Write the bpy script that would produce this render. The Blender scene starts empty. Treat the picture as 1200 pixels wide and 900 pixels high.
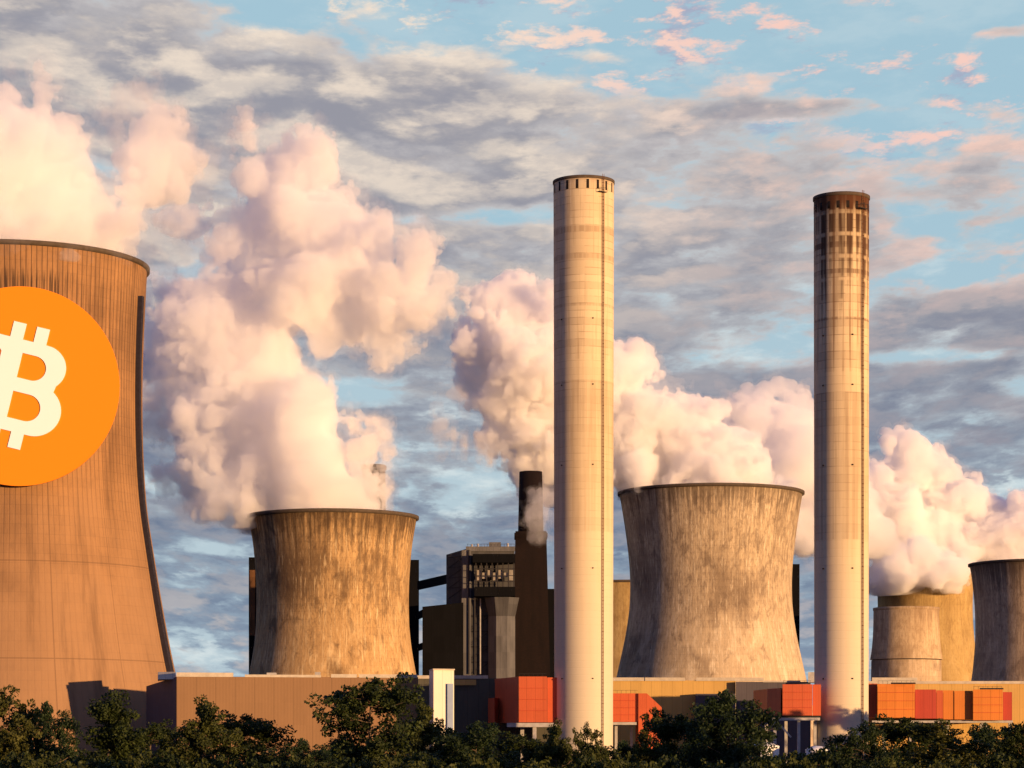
import bpy, bmesh, math, random
import numpy as np
from mathutils import Vector, Matrix

random.seed(7)
R = math.radians
sc = bpy.context.scene
COL = sc.collection

# ------------------------------------------------------------------ camera
F = 2900.0            # focal length in pixels of the 1200 px wide photograph
HZ = 880.0            # row of the horizon
CZ = 6.0              # eye height
cam_d = bpy.data.cameras.new('camera')
cam_d.sensor_width = 36.0
cam_d.lens = 36.0 * F / 1200.0
cam_d.shift_y = (HZ - 450.0) / 1200.0
cam_d.clip_start = 1.0
cam_d.clip_end = 60000.0
cam = bpy.data.objects.new('camera', cam_d)
cam.location = (0, 0, CZ)
cam.rotation_euler = (R(90), 0, 0)
COL.objects.link(cam)
sc.camera = cam

# ------------------------------------------------------------------ light
SUN_AZ = 48.0         # degrees to the right of straight behind the camera
SUN_EL = 3.0
SUN_STRENGTH = 4.9
SUN_COLOR = (1.0, 0.60, 0.28)
EXPOSURE = 0.6
SKY_STRENGTH = 0.10
s_dir = Vector((math.sin(R(SUN_AZ)) * math.cos(R(SUN_EL)), -math.cos(R(SUN_AZ)) * math.cos(R(SUN_EL)), math.sin(R(SUN_EL))))
sl = bpy.data.lights.new('sun', 'SUN')
sl.energy = SUN_STRENGTH
sl.angle = R(0.5)
sl.color = SUN_COLOR
sun = bpy.data.objects.new('sun', sl)
sun.rotation_euler = s_dir.to_track_quat('Z', 'Y').to_euler()
sun.location = (200, -200, 300)
COL.objects.link(sun)

sc.view_settings.view_transform = 'Standard'
sc.view_settings.look = 'None'
sc.view_settings.gamma = 1.0
sc.view_settings.use_curve_mapping = False
sc.view_settings.exposure = EXPOSURE
sc.render.engine = 'CYCLES'
cy = sc.cycles
cy.max_bounces = 32
cy.diffuse_bounces = 3
cy.glossy_bounces = 2
cy.transmission_bounces = 4
cy.volume_bounces = 22
cy.transparent_max_bounces = 128
cy.use_denoising = True
cy.use_adaptive_sampling = True
cy.adaptive_threshold = 0.015
try:
    cy.denoiser = 'OPENIMAGEDENOISE'
except Exception:
    pass


class NT:
    """small helper for node trees"""
    def __init__(self, tree):
        self.t = tree

    def new(self, kind, **kw):
        n = self.t.nodes.new(kind)
        for k, v in kw.items():
            setattr(n, k, v)
        return n

    def put(self, sock, v):
        if isinstance(v, bpy.types.NodeSocket):
            self.t.links.new(v, sock)
        elif v is not None:
            if hasattr(sock.default_value, '__len__') and len(sock.default_value) == 4 and len(v) == 3:
                v = (*v, 1.0)
            sock.default_value = v

    def m(self, op, a, b=None, c=None, clamp=False):
        n = self.new('ShaderNodeMath', operation=op, use_clamp=clamp)
        self.put(n.inputs[0], a)
        if b is not None: self.put(n.inputs[1], b)
        if c is not None: self.put(n.inputs[2], c)
        return n.outputs[0]

    def vm(self, op, a, b=None):
        n = self.new('ShaderNodeVectorMath', operation=op)
        self.put(n.inputs[0], a)
        if b is not None: self.put(n.inputs[1], b)
        return n.outputs[0]

    def xyz(self, x, y, z):
        n = self.new('ShaderNodeCombineXYZ')
        self.put(n.inputs[0], x); self.put(n.inputs[1], y); self.put(n.inputs[2], z)
        return n.outputs[0]

    def sep(self, v):
        n = self.new('ShaderNodeSeparateXYZ')
        self.put(n.inputs[0], v)
        return n.outputs

    def noise(self, vec, scale, detail=4.0, rough=0.5, dist=0.0, lac=2.0, dims='3D'):
        n = self.new('ShaderNodeTexNoise', noise_dimensions=dims)
        self.put(n.inputs['Vector'], vec)
        n.inputs['Scale'].default_value = scale
        n.inputs['Detail'].default_value = detail
        n.inputs['Roughness'].default_value = rough
        n.inputs['Lacunarity'].default_value = lac
        n.inputs['Distortion'].default_value = dist
        return n.outputs['Fac']

    def mix(self, f, a, b, blend='MIX'):
        n = self.new('ShaderNodeMix', data_type='RGBA', blend_type=blend)
        n.clamp_factor = True
        self.put(n.inputs[0], f); self.put(n.inputs[6], a); self.put(n.inputs[7], b)
        return n.outputs[2]

    def ss(self, v, lo, hi):
        n = self.new('ShaderNodeMapRange', interpolation_type='SMOOTHSTEP')
        self.put(n.inputs[0], v)
        n.inputs[1].default_value = lo; n.inputs[2].default_value = hi
        n.inputs[3].default_value = 0.0; n.inputs[4].default_value = 1.0
        return n.outputs[0]

    def gauss(self, u, v, u0, v0, su, sv):
        a = self.m('DIVIDE', self.m('SUBTRACT', u, u0), su)
        b = self.m('DIVIDE', self.m('SUBTRACT', v, v0), sv)
        q = self.m('ADD', self.m('MULTIPLY', a, a), self.m('MULTIPLY', b, b))
        return self.m('EXPONENT', self.m('MULTIPLY', q, -1.0))


def srgb(r, g, b):
    def f(c):
        c /= 255.0
        return c / 12.92 if c <= 0.04045 else ((c + 0.055) / 1.055) ** 2.4
    return (f(r), f(g), f(b))


# ------------------------------------------------------------------ sky
def build_world():
    w = bpy.data.worlds.new('World')
    sc.world = w
    w.use_nodes = True
    t = w.node_tree
    t.nodes.clear()
    n = NT(t)
    out = n.new('ShaderNodeOutputWorld')
    bg = n.new('ShaderNodeBackground')
    bg.inputs['Strength'].default_value = SKY_STRENGTH
    t.links.new(bg.outputs[0], out.inputs['Surface'])
    sky = n.new('ShaderNodeTexSky')
    sky.sky_type = 'NISHITA'
    sky.sun_disc = False
    sky.sun_elevation = R(SUN_EL)
    sky.sun_rotation = math.atan2(s_dir.x, s_dir.y)
    sky.altitude = 100.0
    sky.air_density = 1.0
    sky.dust_density = 0.6
    sky.ozone_density = 1.5
    d = n.new('ShaderNodeTexCoord').outputs['Generated']
    x, y, z = n.sep(d)[0:3]
    u = n.m('ARCTAN2', x, y)
    v = n.m('ARCSINE', z)
    zz = n.m('ADD', n.m('MAXIMUM', v, 0.0), 0.105)

    def plane(du, dv):
        # point of the cloud layer seen in this direction; cells shrink towards the horizon
        z2 = n.m('MAXIMUM', n.m('ADD', zz, dv), 0.05)
        return n.xyz(n.m('DIVIDE', n.m('ADD', u, du), z2), n.m('MULTIPLY', n.m('LOGARITHM', z2, 2.718282), -2.7), 0.37)

    # where the layer is thick and where it is broken
    line = n.m('SUBTRACT', 0.258, n.m('MULTIPLY', u, 0.20))
    s = n.m('SUBTRACT', v, line)
    below = n.m('SUBTRACT', 1.0, n.ss(s, -0.05, 0.0))
    bias = n.m('ADD', n.m('MULTIPLY', n.ss(s, -0.010, 0.040), -0.115), n.m('MULTIPLY', below, 0.120))
    def addg(b, px, py, sx, sy, amp):
        g = n.gauss(u, v, (px - 600) / 2900.0, (880 - py) / 2950.0, sx / 2900.0, sy / 2900.0)
        return n.m('ADD', b, n.m('MULTIPLY', g, amp))
    for a in ((80, 50, 190, 50, 0.20), (260, 125, 300, 45, 0.22), (480, 130, 260, 40, 0.16), (850, 200, 260, 40, 0.12), (340, 20, 60, 22, -0.12),
              (1090, 330, 110, 20, -0.22), (900, 412, 80, 18, -0.22), (1100, 420, 120, 9, -0.20), (590, 252, 70, 12, -0.20),
              (430, 450, 70, 18, -0.20), (540, 560, 80, 34, -0.20), (470, 258, 50, 10, -0.20), (240, 320, 50, 20, -0.16), (1100, 575, 50, 10, -0.14),
              (1000, 100, 260, 26, -0.07), (1120, 20, 120, 20, -0.04), (960, 20, 70, 10, 0.13), (930, 52, 60, 9, 0.12), (1165, 60, 40, 8, 0.14), (930, 135, 150, 10, 0.15),
              (1165, 150, 36, 9, 0.16), (660, 48, 60, 12, 0.15), (700, 75, 50, 10, 0.10), (820, 300, 300, 60, 0.06), (240, 770, 60, 8, -0.16), (240, 640, 60, 10, -0.14)):
        bias = addg(bias, *a)

    def dens(du, dv, det):
        p = plane(du, dv)
        big = n.noise(p, 1.5, 2.0, 0.5, dims='2D')
        mid = n.noise(p, 4.2, det, 0.62, 0.10, dims='2D')
        wob = n.new('ShaderNodeTexNoise', noise_dimensions='2D')
        n.put(wob.inputs['Vector'], p)
        wob.inputs['Scale'].default_value = 9.0
        wob.inputs['Detail'].default_value = min(det, 6.0)
        wob.inputs['Roughness'].default_value = 0.6
        pw = n.vm('ADD', p, n.vm('MULTIPLY', n.vm('SUBTRACT', wob.outputs['Color'], (0.5, 0.5, 0.5)), (0.16, 0.16, 0.0)))
        vo = n.new('ShaderNodeTexVoronoi', voronoi_dimensions='2D', feature='SMOOTH_F1')
        n.put(vo.inputs['Vector'], pw)
        vo.inputs['Scale'].default_value = 8.5
        vo.inputs['Smoothness'].default_value = 0.35
        vo.inputs['Detail'].default_value = 1.5
        vo.inputs['Roughness'].default_value = 0.55
        puff = n.m('SUBTRACT', 1.02, vo.outputs['Distance'])
        return n.m('ADD', n.m('ADD', n.m('ADD', n.m('MULTIPLY', big, 0.32), n.m('MULTIPLY', mid, 0.52)), n.m('MULTIPLY', puff, 0.19)), bias)
    d0 = dens(0.0, 0.0, 12.0)
    e0 = dens(0.0, 0.0, 6.0)
    d1 = dens(0.0035, 0.0080, 6.0)
    cover = n.ss(d0, 0.42, 0.55)
    thick = n.ss(d0, 0.46, 0.66)
    lit = n.ss(n.m('ADD', n.m('SUBTRACT', e0, d1), n.m('MULTIPLY', n.m('SUBTRACT', d0, e0), 1.3)), -0.05, 0.15)
    shade = n.ss(n.m('ADD', n.m('SUBTRACT', d1, e0), n.m('MULTIPLY', n.m('SUBTRACT', d0, e0), 0.9)), -0.07, 0.14)
    # colours of the layer
    hi = n.ss(v, 0.06, 0.25)
    base = n.mix(hi, srgb(112, 127, 150), srgb(176, 172, 174))
    fine = n.noise(plane(0, 0), 7.0, 8.0, 0.6, dims='2D')
    base = n.mix(n.m('MULTIPLY', n.ss(fine, 0.40, 0.66), 0.30), base, n.mix(hi, srgb(150, 156, 170), srgb(186, 178, 178)))
    base = n.mix(n.m('MULTIPLY', shade, 0.55), base, n.mix(hi, srgb(86, 103, 134), srgb(126, 132, 152)))
    thin = n.mix(hi, srgb(158, 176, 190), srgb(206, 200, 198))
    c = n.mix(thick, thin, base)
    right = n.ss(u, 0.0, 0.14)
    glow = n.mix(right, srgb(248, 230, 210), srgb(248, 208, 192))
    glowf = n.m('MULTIPLY', lit, n.m('ADD', 0.12, n.m('MULTIPLY', n.ss(v, 0.13, 0.25), 0.82)))
    glowf = n.m('MULTIPLY', glowf, n.m('SUBTRACT', 1.0, n.m('MULTIPLY', thick, 0.25)))
    glowf = n.m('MULTIPLY', glowf, n.m('ADD', 0.62, n.m('MULTIPLY', n.ss(n.noise(plane(0, 0), 12.0, 8.0, 0.65, dims='2D'), 0.38, 0.62), 0.45)), clamp=True)
    c = n.mix(glowf, c, glow)
    lowband = n.m('SUBTRACT', 1.0, n.ss(v, 0.035, 0.105))
    c = n.mix(n.m('MULTIPLY', lowband, 0.45), c, n.mix(lit, srgb(150, 168, 186), srgb(226, 216, 208)))
    # clear sky seen through the gaps
    blue = n.mix(hi, srgb(192, 212, 222), srgb(170, 205, 222))
    wisp = n.ss(n.noise(plane(0, 0), 5.0, 7.0, 0.62, dims='2D'), 0.46, 0.68)
    low = n.m('SUBTRACT', 1.0, n.ss(v, 0.16, 0.23))
    blue = n.mix(n.m('MULTIPLY', wisp, n.m('ADD', 0.22, n.m('MULTIPLY', low, 0.6))), blue, srgb(224, 236, 238))
    gain = 1.0 / (SKY_STRENGTH * 2.0 ** EXPOSURE)
    nish = n.vm('MULTIPLY', sky.outputs[0], (0.6, 0.6, 0.6))
    air = n.vm('ADD', n.vm('MULTIPLY', blue, (gain * 0.9,) * 3), n.vm('MULTIPLY', nish, (0.05, 0.05, 0.05)))
    cl = n.vm('MULTIPLY', c, (gain,) * 3)
    col = n.mix(cover, air, cl)
    # a higher deck of small puffs in the clear part of the sky
    pz0, pz1 = plane(0.0, 0.0), plane(0.0022, 0.0060)
    q0 = n.noise(pz0, 13.0, 10.0, 0.66, 0.1, dims='2D'); qs = n.noise(pz0, 13.0, 5.0, 0.6, 0.1, dims='2D'); q1 = n.noise(pz1, 13.0, 5.0, 0.6, 0.1, dims='2D')
    field = n.noise(pz0, 2.6, 1.0, 0.5, dims='2D')
    qd = n.m('ADD', q0, n.m('MULTIPLY', n.m('SUBTRACT', field, 0.5), 0.45))
    pcov = n.m('MULTIPLY', n.m('MULTIPLY', n.ss(qd, 0.52, 0.70), n.ss(s, -0.02, 0.02)), n.m('SUBTRACT', 1.0, n.m('MULTIPLY', cover, 0.9)))
    plit = n.ss(n.m('SUBTRACT', qs, q1), -0.07, 0.10)
    pcol = n.mix(plit, srgb(166, 174, 196), n.mix(n.ss(u, -0.06, 0.10), srgb(246, 226, 206), srgb(246, 206, 194)))
    col = n.mix(pcov, col, n.vm('MULTIPLY', pcol, (gain,) * 3))
    # overhead and behind the camera the evening sky is plain and dim
    front = n.m('MULTIPLY', n.ss(y, 0.45, 0.85), n.m('SUBTRACT', 1.0, n.ss(z, 0.36, 0.60)))
    rear = n.vm('ADD', n.vm('MULTIPLY', sky.outputs[0], (0.35, 0.35, 0.35)), n.vm('MULTIPLY', srgb(84, 98, 160), (gain * 0.92,) * 3))
    col = n.mix(front, rear, col)
    # overhead and behind: plain layer light
    t.links.new(col, bg.inputs['Color'])
    w.cycles.sampling_method = 'MANUAL'
    w.cycles.sample_map_resolution = 512


build_world()


# ------------------------------------------------------------------ helpers
def X(px, Y): return (px - 600.0) / F * Y
def Z(py, Y): return CZ + (HZ - py) / F * Y
def L(px, Y): return px / F * Y


class MB:
    """collects faces with uv in metres and links them as one mesh object"""
    def __init__(self):
        self.v = []; self.f = []; self.uv = []; self.sm = []

    def face(self, pts, uvs=None, smooth=False):
        i = len(self.v)
        self.v += [tuple(p) for p in pts]
        self.f.append(list(range(i, i + len(pts))))
        self.uv += (uvs if uvs else [(0, 0)] * len(pts))
        self.sm.append(smooth)

    def prism(self, fp, z0, z1, cap=True):
        """fp counter-clockwise seen from above; z1 may be a list of heights per corner"""
        k = len(fp)
        zt = z1 if isinstance(z1, (list, tuple)) else [z1] * k
        s = 0.0
        for i in range(k):
            a, b = fp[i], fp[(i + 1) % k]
            ln = math.hypot(b[0] - a[0], b[1] - a[1])
            za, zb = zt[i], zt[(i + 1) % k]
            self.face([(a[0], a[1], z0), (b[0], b[1], z0), (b[0], b[1], zb), (a[0], a[1], za)],
                      [(s, z0), (s + ln, z0), (s + ln, zb), (s, za)])
            s += ln
        if cap:
            self.face([(p[0], p[1], q) for p, q in zip(fp, zt)], [(p[0], p[1]) for p in fp])
            self.face([(p[0], p[1], z0) for p in reversed(fp)], [(p[0], p[1]) for p in reversed(fp)])
        return self

    def box(self, x0, x1, y0, y1, z0, z1):
        return self.prism([(x0, y0), (x1, y0), (x1, y1), (x0, y1)], z0, z1)

    def bar(self, a, b, w, d=None):
        """square bar between two points"""
        a = Vector(a); b = Vector(b); d = d or w
        ax = (b - a).normalized()
        up = Vector((0, 0, 1)) if abs(ax.z) < 0.95 else Vector((0, 1, 0))
        s = ax.cross(up).normalized() * w / 2
        t = s.cross(ax).normalized() * d / 2
        c = [(-1, -1), (1, -1), (1, 1), (-1, 1)]
        A = [a + s * i + t * j for i, j in c]; B = [b + s * i + t * j for i, j in c]
        ln = (b - a).length
        for i in range(4):
            j = (i + 1) % 4
            self.face([A[i], B[i], B[j], A[j]], [(0, 0), (0, ln), (w, ln), (w, 0)])
        self.face(A); self.face(list(reversed(B)))
        return self

    def lathe(self, prof, segs=128, cx=0.0, cy=0.0, a0=0.0, a1=360.0, smooth=True):
        """prof: list of (r, z); outside on the right hand when walking upwards"""
        full = abs(a1 - a0 - 360) < 1e-6
        n = segs
        rr = prof[0][0] if prof[0][0] > 0.01 else prof[1][0]
        base = len(self.v)
        ring = n + 1
        for (r, z) in prof:
            for i in range(ring):
                a = R(a0 + (a1 - a0) * i / n)
                self.v.append((cx + r * math.sin(a), cy - r * math.cos(a), z))
        for j in range(len(prof) - 1):
            for i in range(n):
                q = [base + j * ring + i, base + j * ring + i + 1, base + (j + 1) * ring + i + 1, base + (j + 1) * ring + i]
                self.f.append(q)
                for (ii, jj) in ((i, j), (i + 1, j), (i + 1, j + 1), (i, j + 1)):
                    self.uv.append((R(a0 + (a1 - a0) * ii / n) * rr, prof[jj][1]))
                self.sm.append(smooth)
        return self

    def build(self, name, mat, parent=None, merge=True):
        me = bpy.data.meshes.new(name)
        me.from_pydata(self.v, [], self.f)
        ul = me.uv_layers.new(name='UVMap')
        ul.data.foreach_set('uv', np.array(self.uv, dtype=np.float32).ravel())
        me.polygons.foreach_set('use_smooth', np.array(self.sm, dtype=bool))
        if merge:
            bm = bmesh.new(); bm.from_mesh(me)
            bmesh.ops.remove_doubles(bm, verts=bm.verts, dist=1e-4)
            bm.to_mesh(me); bm.free()
        me.materials.append(mat)
        me.update()
        o = bpy.data.objects.new(name, me)
        COL.objects.link(o)
        if parent is not None:
            o.parent = parent
        return o


def tag(o, label=None, cat=None, group=None, kind=None):
    if label: o['label'] = label
    if cat: o['category'] = cat
    if group: o['group'] = group
    if kind: o['kind'] = kind
    return o


def thing(name, label, cat, loc=(0, 0, 0), group=None):
    o = bpy.data.objects.new(name, None)
    o.location = loc
    o.empty_display_size = 2.0
    COL.objects.link(o)
    return tag(o, label, cat, group)


# ------------------------------------------------------------------ materials
def mat_new(name):
    m = bpy.data.materials.new(name)
    m.use_nodes = True
    t = m.node_tree
    p = t.nodes['Principled BSDF']
    p.inputs['Specular IOR Level'].default_value = 0.12
    return m, NT(t), p


def uvmap(n, sx=1.0, sy=1.0):
    c = n.new('ShaderNodeTexCoord').outputs['UV']
    x, y = n.sep(c)[0:2]
    return c, x, y, n.xyz(n.m('MULTIPLY', x, sx), n.m('MULTIPLY', y, sy), 0.0)


def bump(n, p, h, strength, dist=0.3):
    b = n.new('ShaderNodeBump')
    b.inputs['Strength'].default_value = strength
    b.inputs['Distance'].default_value = dist
    n.put(b.inputs['Height'], h)
    n.t.links.new(b.outputs[0], p.inputs['Normal'])


def concrete_streaked(name, base, dark, pale, zlo, zhi, seed=0.0, streak=1.0, rib=0.0, top_dark=0.5, top_w=8.0):
    """weathered cooling-tower concrete: run-off streaks, mottling, lift joints"""
    m, n, p = mat_new(name)
    c, x, y, _ = uvmap(n)
    xs = n.m('ADD', x, seed)
    v1 = n.xyz(n.m('MULTIPLY', xs, 0.55), n.m('MULTIPLY', y, 0.018), seed)
    v2 = n.xyz(n.m('MULTIPLY', xs, 1.4), n.m('MULTIPLY', y, 0.07), seed + 3)
    v3 = n.xyz(n.m('MULTIPLY', xs, 0.035), n.m('MULTIPLY', y, 0.03), seed + 9)
    v4 = n.xyz(n.m('MULTIPLY', xs, 0.9), n.m('MULTIPLY', y, 0.5), seed + 5)
    a = n.noise(v1, 1.0, 5.0, 0.6)
    b = n.noise(v2, 1.0, 4.0, 0.6)
    big = n.noise(v3, 1.0, 3.0, 0.55, 0.4)
    gr = n.noise(v4, 1.0, 6.0, 0.7)
    t = n.m('DIVIDE', n.m('SUBTRACT', y, zlo), (zhi - zlo))
    upper = n.ss(t, 0.15, 0.95)
    f = n.m('MULTIPLY', n.ss(n.m('ADD', n.m('MULTIPLY', a, 0.6), n.m('MULTIPLY', b, 0.4)), 0.40, 0.60),
            n.m('ADD', 0.15, n.m('MULTIPLY', upper, 0.45)))
    col = n.mix(n.m('MULTIPLY', f, streak), base, dark)
    pf = n.m('MULTIPLY', n.ss(b, 0.52, 0.72), 0.75 * streak)
    col = n.mix(pf, col, pale)
    col = n.mix(n.m('MULTIPLY', n.ss(big, 0.46, 0.72), 0.25 + 0.45 * min(1.0, streak)), col, dark)
    col = n.mix(n.m('MULTIPLY', n.ss(gr, 0.50, 0.72), 0.4 * streak), col, dark)
    sp = n.noise(n.xyz(n.m('MULTIPLY', xs, 1.0), n.m('MULTIPLY', y, 0.34), seed + 12), 1.0, 5.0, 0.65)
    spm = n.m('MULTIPLY', n.m('MULTIPLY', n.ss(sp, 0.50, 0.60), n.m('ADD', 0.25, n.m('MULTIPLY', n.ss(n.m('ADD', t, n.m('MULTIPLY', big, 0.5)), 0.50, 1.0), 0.75))), 0.45 * streak)
    col = n.mix(spm, col, dark)
    dash = n.ss(n.noise(n.xyz(n.m('MULTIPLY', xs, 0.8), n.m('MULTIPLY', y, 0.10), seed + 21), 1.0, 5.0, 0.65), 0.56, 0.68)
    col = n.mix(n.m('MULTIPLY', dash, 0.65 * streak), col, pale)
    blo = n.noise(n.xyz(n.m('MULTIPLY', xs, 0.16), n.m('MULTIPLY', y, 0.11), seed + 33), 1.0, 7.0, 0.68, 0.5)
    col = n.mix(n.m('MULTIPLY', n.ss(n.m('ADD', blo, n.m('MULTIPLY', n.m('SUBTRACT', t, 0.6), 0.10)), 0.50, 0.66), 0.62 * streak), col, dark)
    blp = n.noise(n.xyz(n.m('MULTIPLY', xs, 0.13), n.m('MULTIPLY', y, 0.06), seed + 41), 1.0, 7.0, 0.66, 0.4)
    col = n.mix(n.m('MULTIPLY', n.m('MULTIPLY', n.ss(blp, 0.50, 0.68), n.m('SUBTRACT', 1.0, n.ss(t, 0.25, 0.75))), 0.6 * streak), col, pale)
    # dark algae under the rim, broken into runs
    td = n.m('MULTIPLY', n.ss(n.m('ADD', t, n.m('MULTIPLY', n.m('SUBTRACT', a, 0.5), 0.35)), 1.0 - top_w / (zhi - zlo), 1.0), top_dark)
    col = n.mix(td, col, tuple(k * 0.45 for k in dark))
    # patches of cleaner and dirtier pours
    pw = n.new('ShaderNodeTexWhiteNoise', noise_dimensions='2D')
    n.put(pw.inputs['Vector'], n.xyz(n.m('FLOOR', n.m('DIVIDE', xs, 9.8)), n.m('FLOOR', n.m('DIVIDE', y, 3.2)), 0.0))
    col = n.mix(n.m('MULTIPLY', pw.outputs['Value'], 0.12), col, dark)
    # lift joints
    lj = n.m('PINGPONG', y, 1.6)
    ljf = n.m('MULTIPLY', n.m('MULTIPLY', n.m('SUBTRACT', 1.0, n.ss(lj, 0.0, 0.20)), n.ss(big, 0.30, 0.60)), 0.24)
    col = n.mix(ljf, col, dark)
    h = gr
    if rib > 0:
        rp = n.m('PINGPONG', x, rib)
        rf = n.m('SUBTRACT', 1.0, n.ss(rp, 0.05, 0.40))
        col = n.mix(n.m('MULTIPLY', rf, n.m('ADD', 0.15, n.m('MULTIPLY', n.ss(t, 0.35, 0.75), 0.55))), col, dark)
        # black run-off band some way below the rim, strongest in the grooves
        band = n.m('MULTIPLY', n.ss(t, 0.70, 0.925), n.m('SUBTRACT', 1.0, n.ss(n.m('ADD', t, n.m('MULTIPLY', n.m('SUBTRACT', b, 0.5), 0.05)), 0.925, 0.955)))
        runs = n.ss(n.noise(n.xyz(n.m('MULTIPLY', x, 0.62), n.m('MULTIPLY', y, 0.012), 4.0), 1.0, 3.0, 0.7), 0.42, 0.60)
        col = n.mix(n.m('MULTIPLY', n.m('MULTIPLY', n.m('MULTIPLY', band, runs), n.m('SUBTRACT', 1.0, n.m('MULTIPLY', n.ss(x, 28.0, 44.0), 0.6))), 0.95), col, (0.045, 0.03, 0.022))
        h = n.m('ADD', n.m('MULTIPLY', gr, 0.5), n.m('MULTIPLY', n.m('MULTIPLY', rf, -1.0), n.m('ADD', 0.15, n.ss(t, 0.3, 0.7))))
        # the lower pours are greyer, with long uneven stains
        gy = n.m('SUBTRACT', 1.0, n.ss(n.m('ADD', t, n.m('MULTIPLY', n.m('SUBTRACT', big, 0.5), 0.5)), 0.15, 0.70))
        col = n.mix(n.m('MULTIPLY', gy, 0.55), col, (0.29, 0.18, 0.105))
        seam = n.m('SUBTRACT', 1.0, n.ss(n.m('PINGPONG', n.m('ADD', x, 3.0), 14.0), 0.08, 0.30))
        tier = n.m('SUBTRACT', 1.0, n.ss(n.m('PINGPONG', n.m('SUBTRACT', y, 36.0), 16.0), 0.08, 0.30))
        col = n.mix(n.m('MULTIPLY', n.m('MULTIPLY', n.m('MAXIMUM', seam, tier), n.m('SUBTRACT', 1.0, n.ss(t, 0.5, 0.6))), 0.45), col, dark)
        stn = n.ss(n.noise(n.xyz(n.m('MULTIPLY', x, 0.11), n.m('MULTIPLY', y, 0.012), 2.0), 1.0, 6.0, 0.68), 0.48, 0.70)
        col = n.mix(n.m('MULTIPLY', stn, 0.5), col, dark)
    n.put(p.inputs['Base Color'], col)
    p.inputs['Roughness'].default_value = 0.92
    bump(n, p, h, 0.5, 0.25)
    return m


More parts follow.
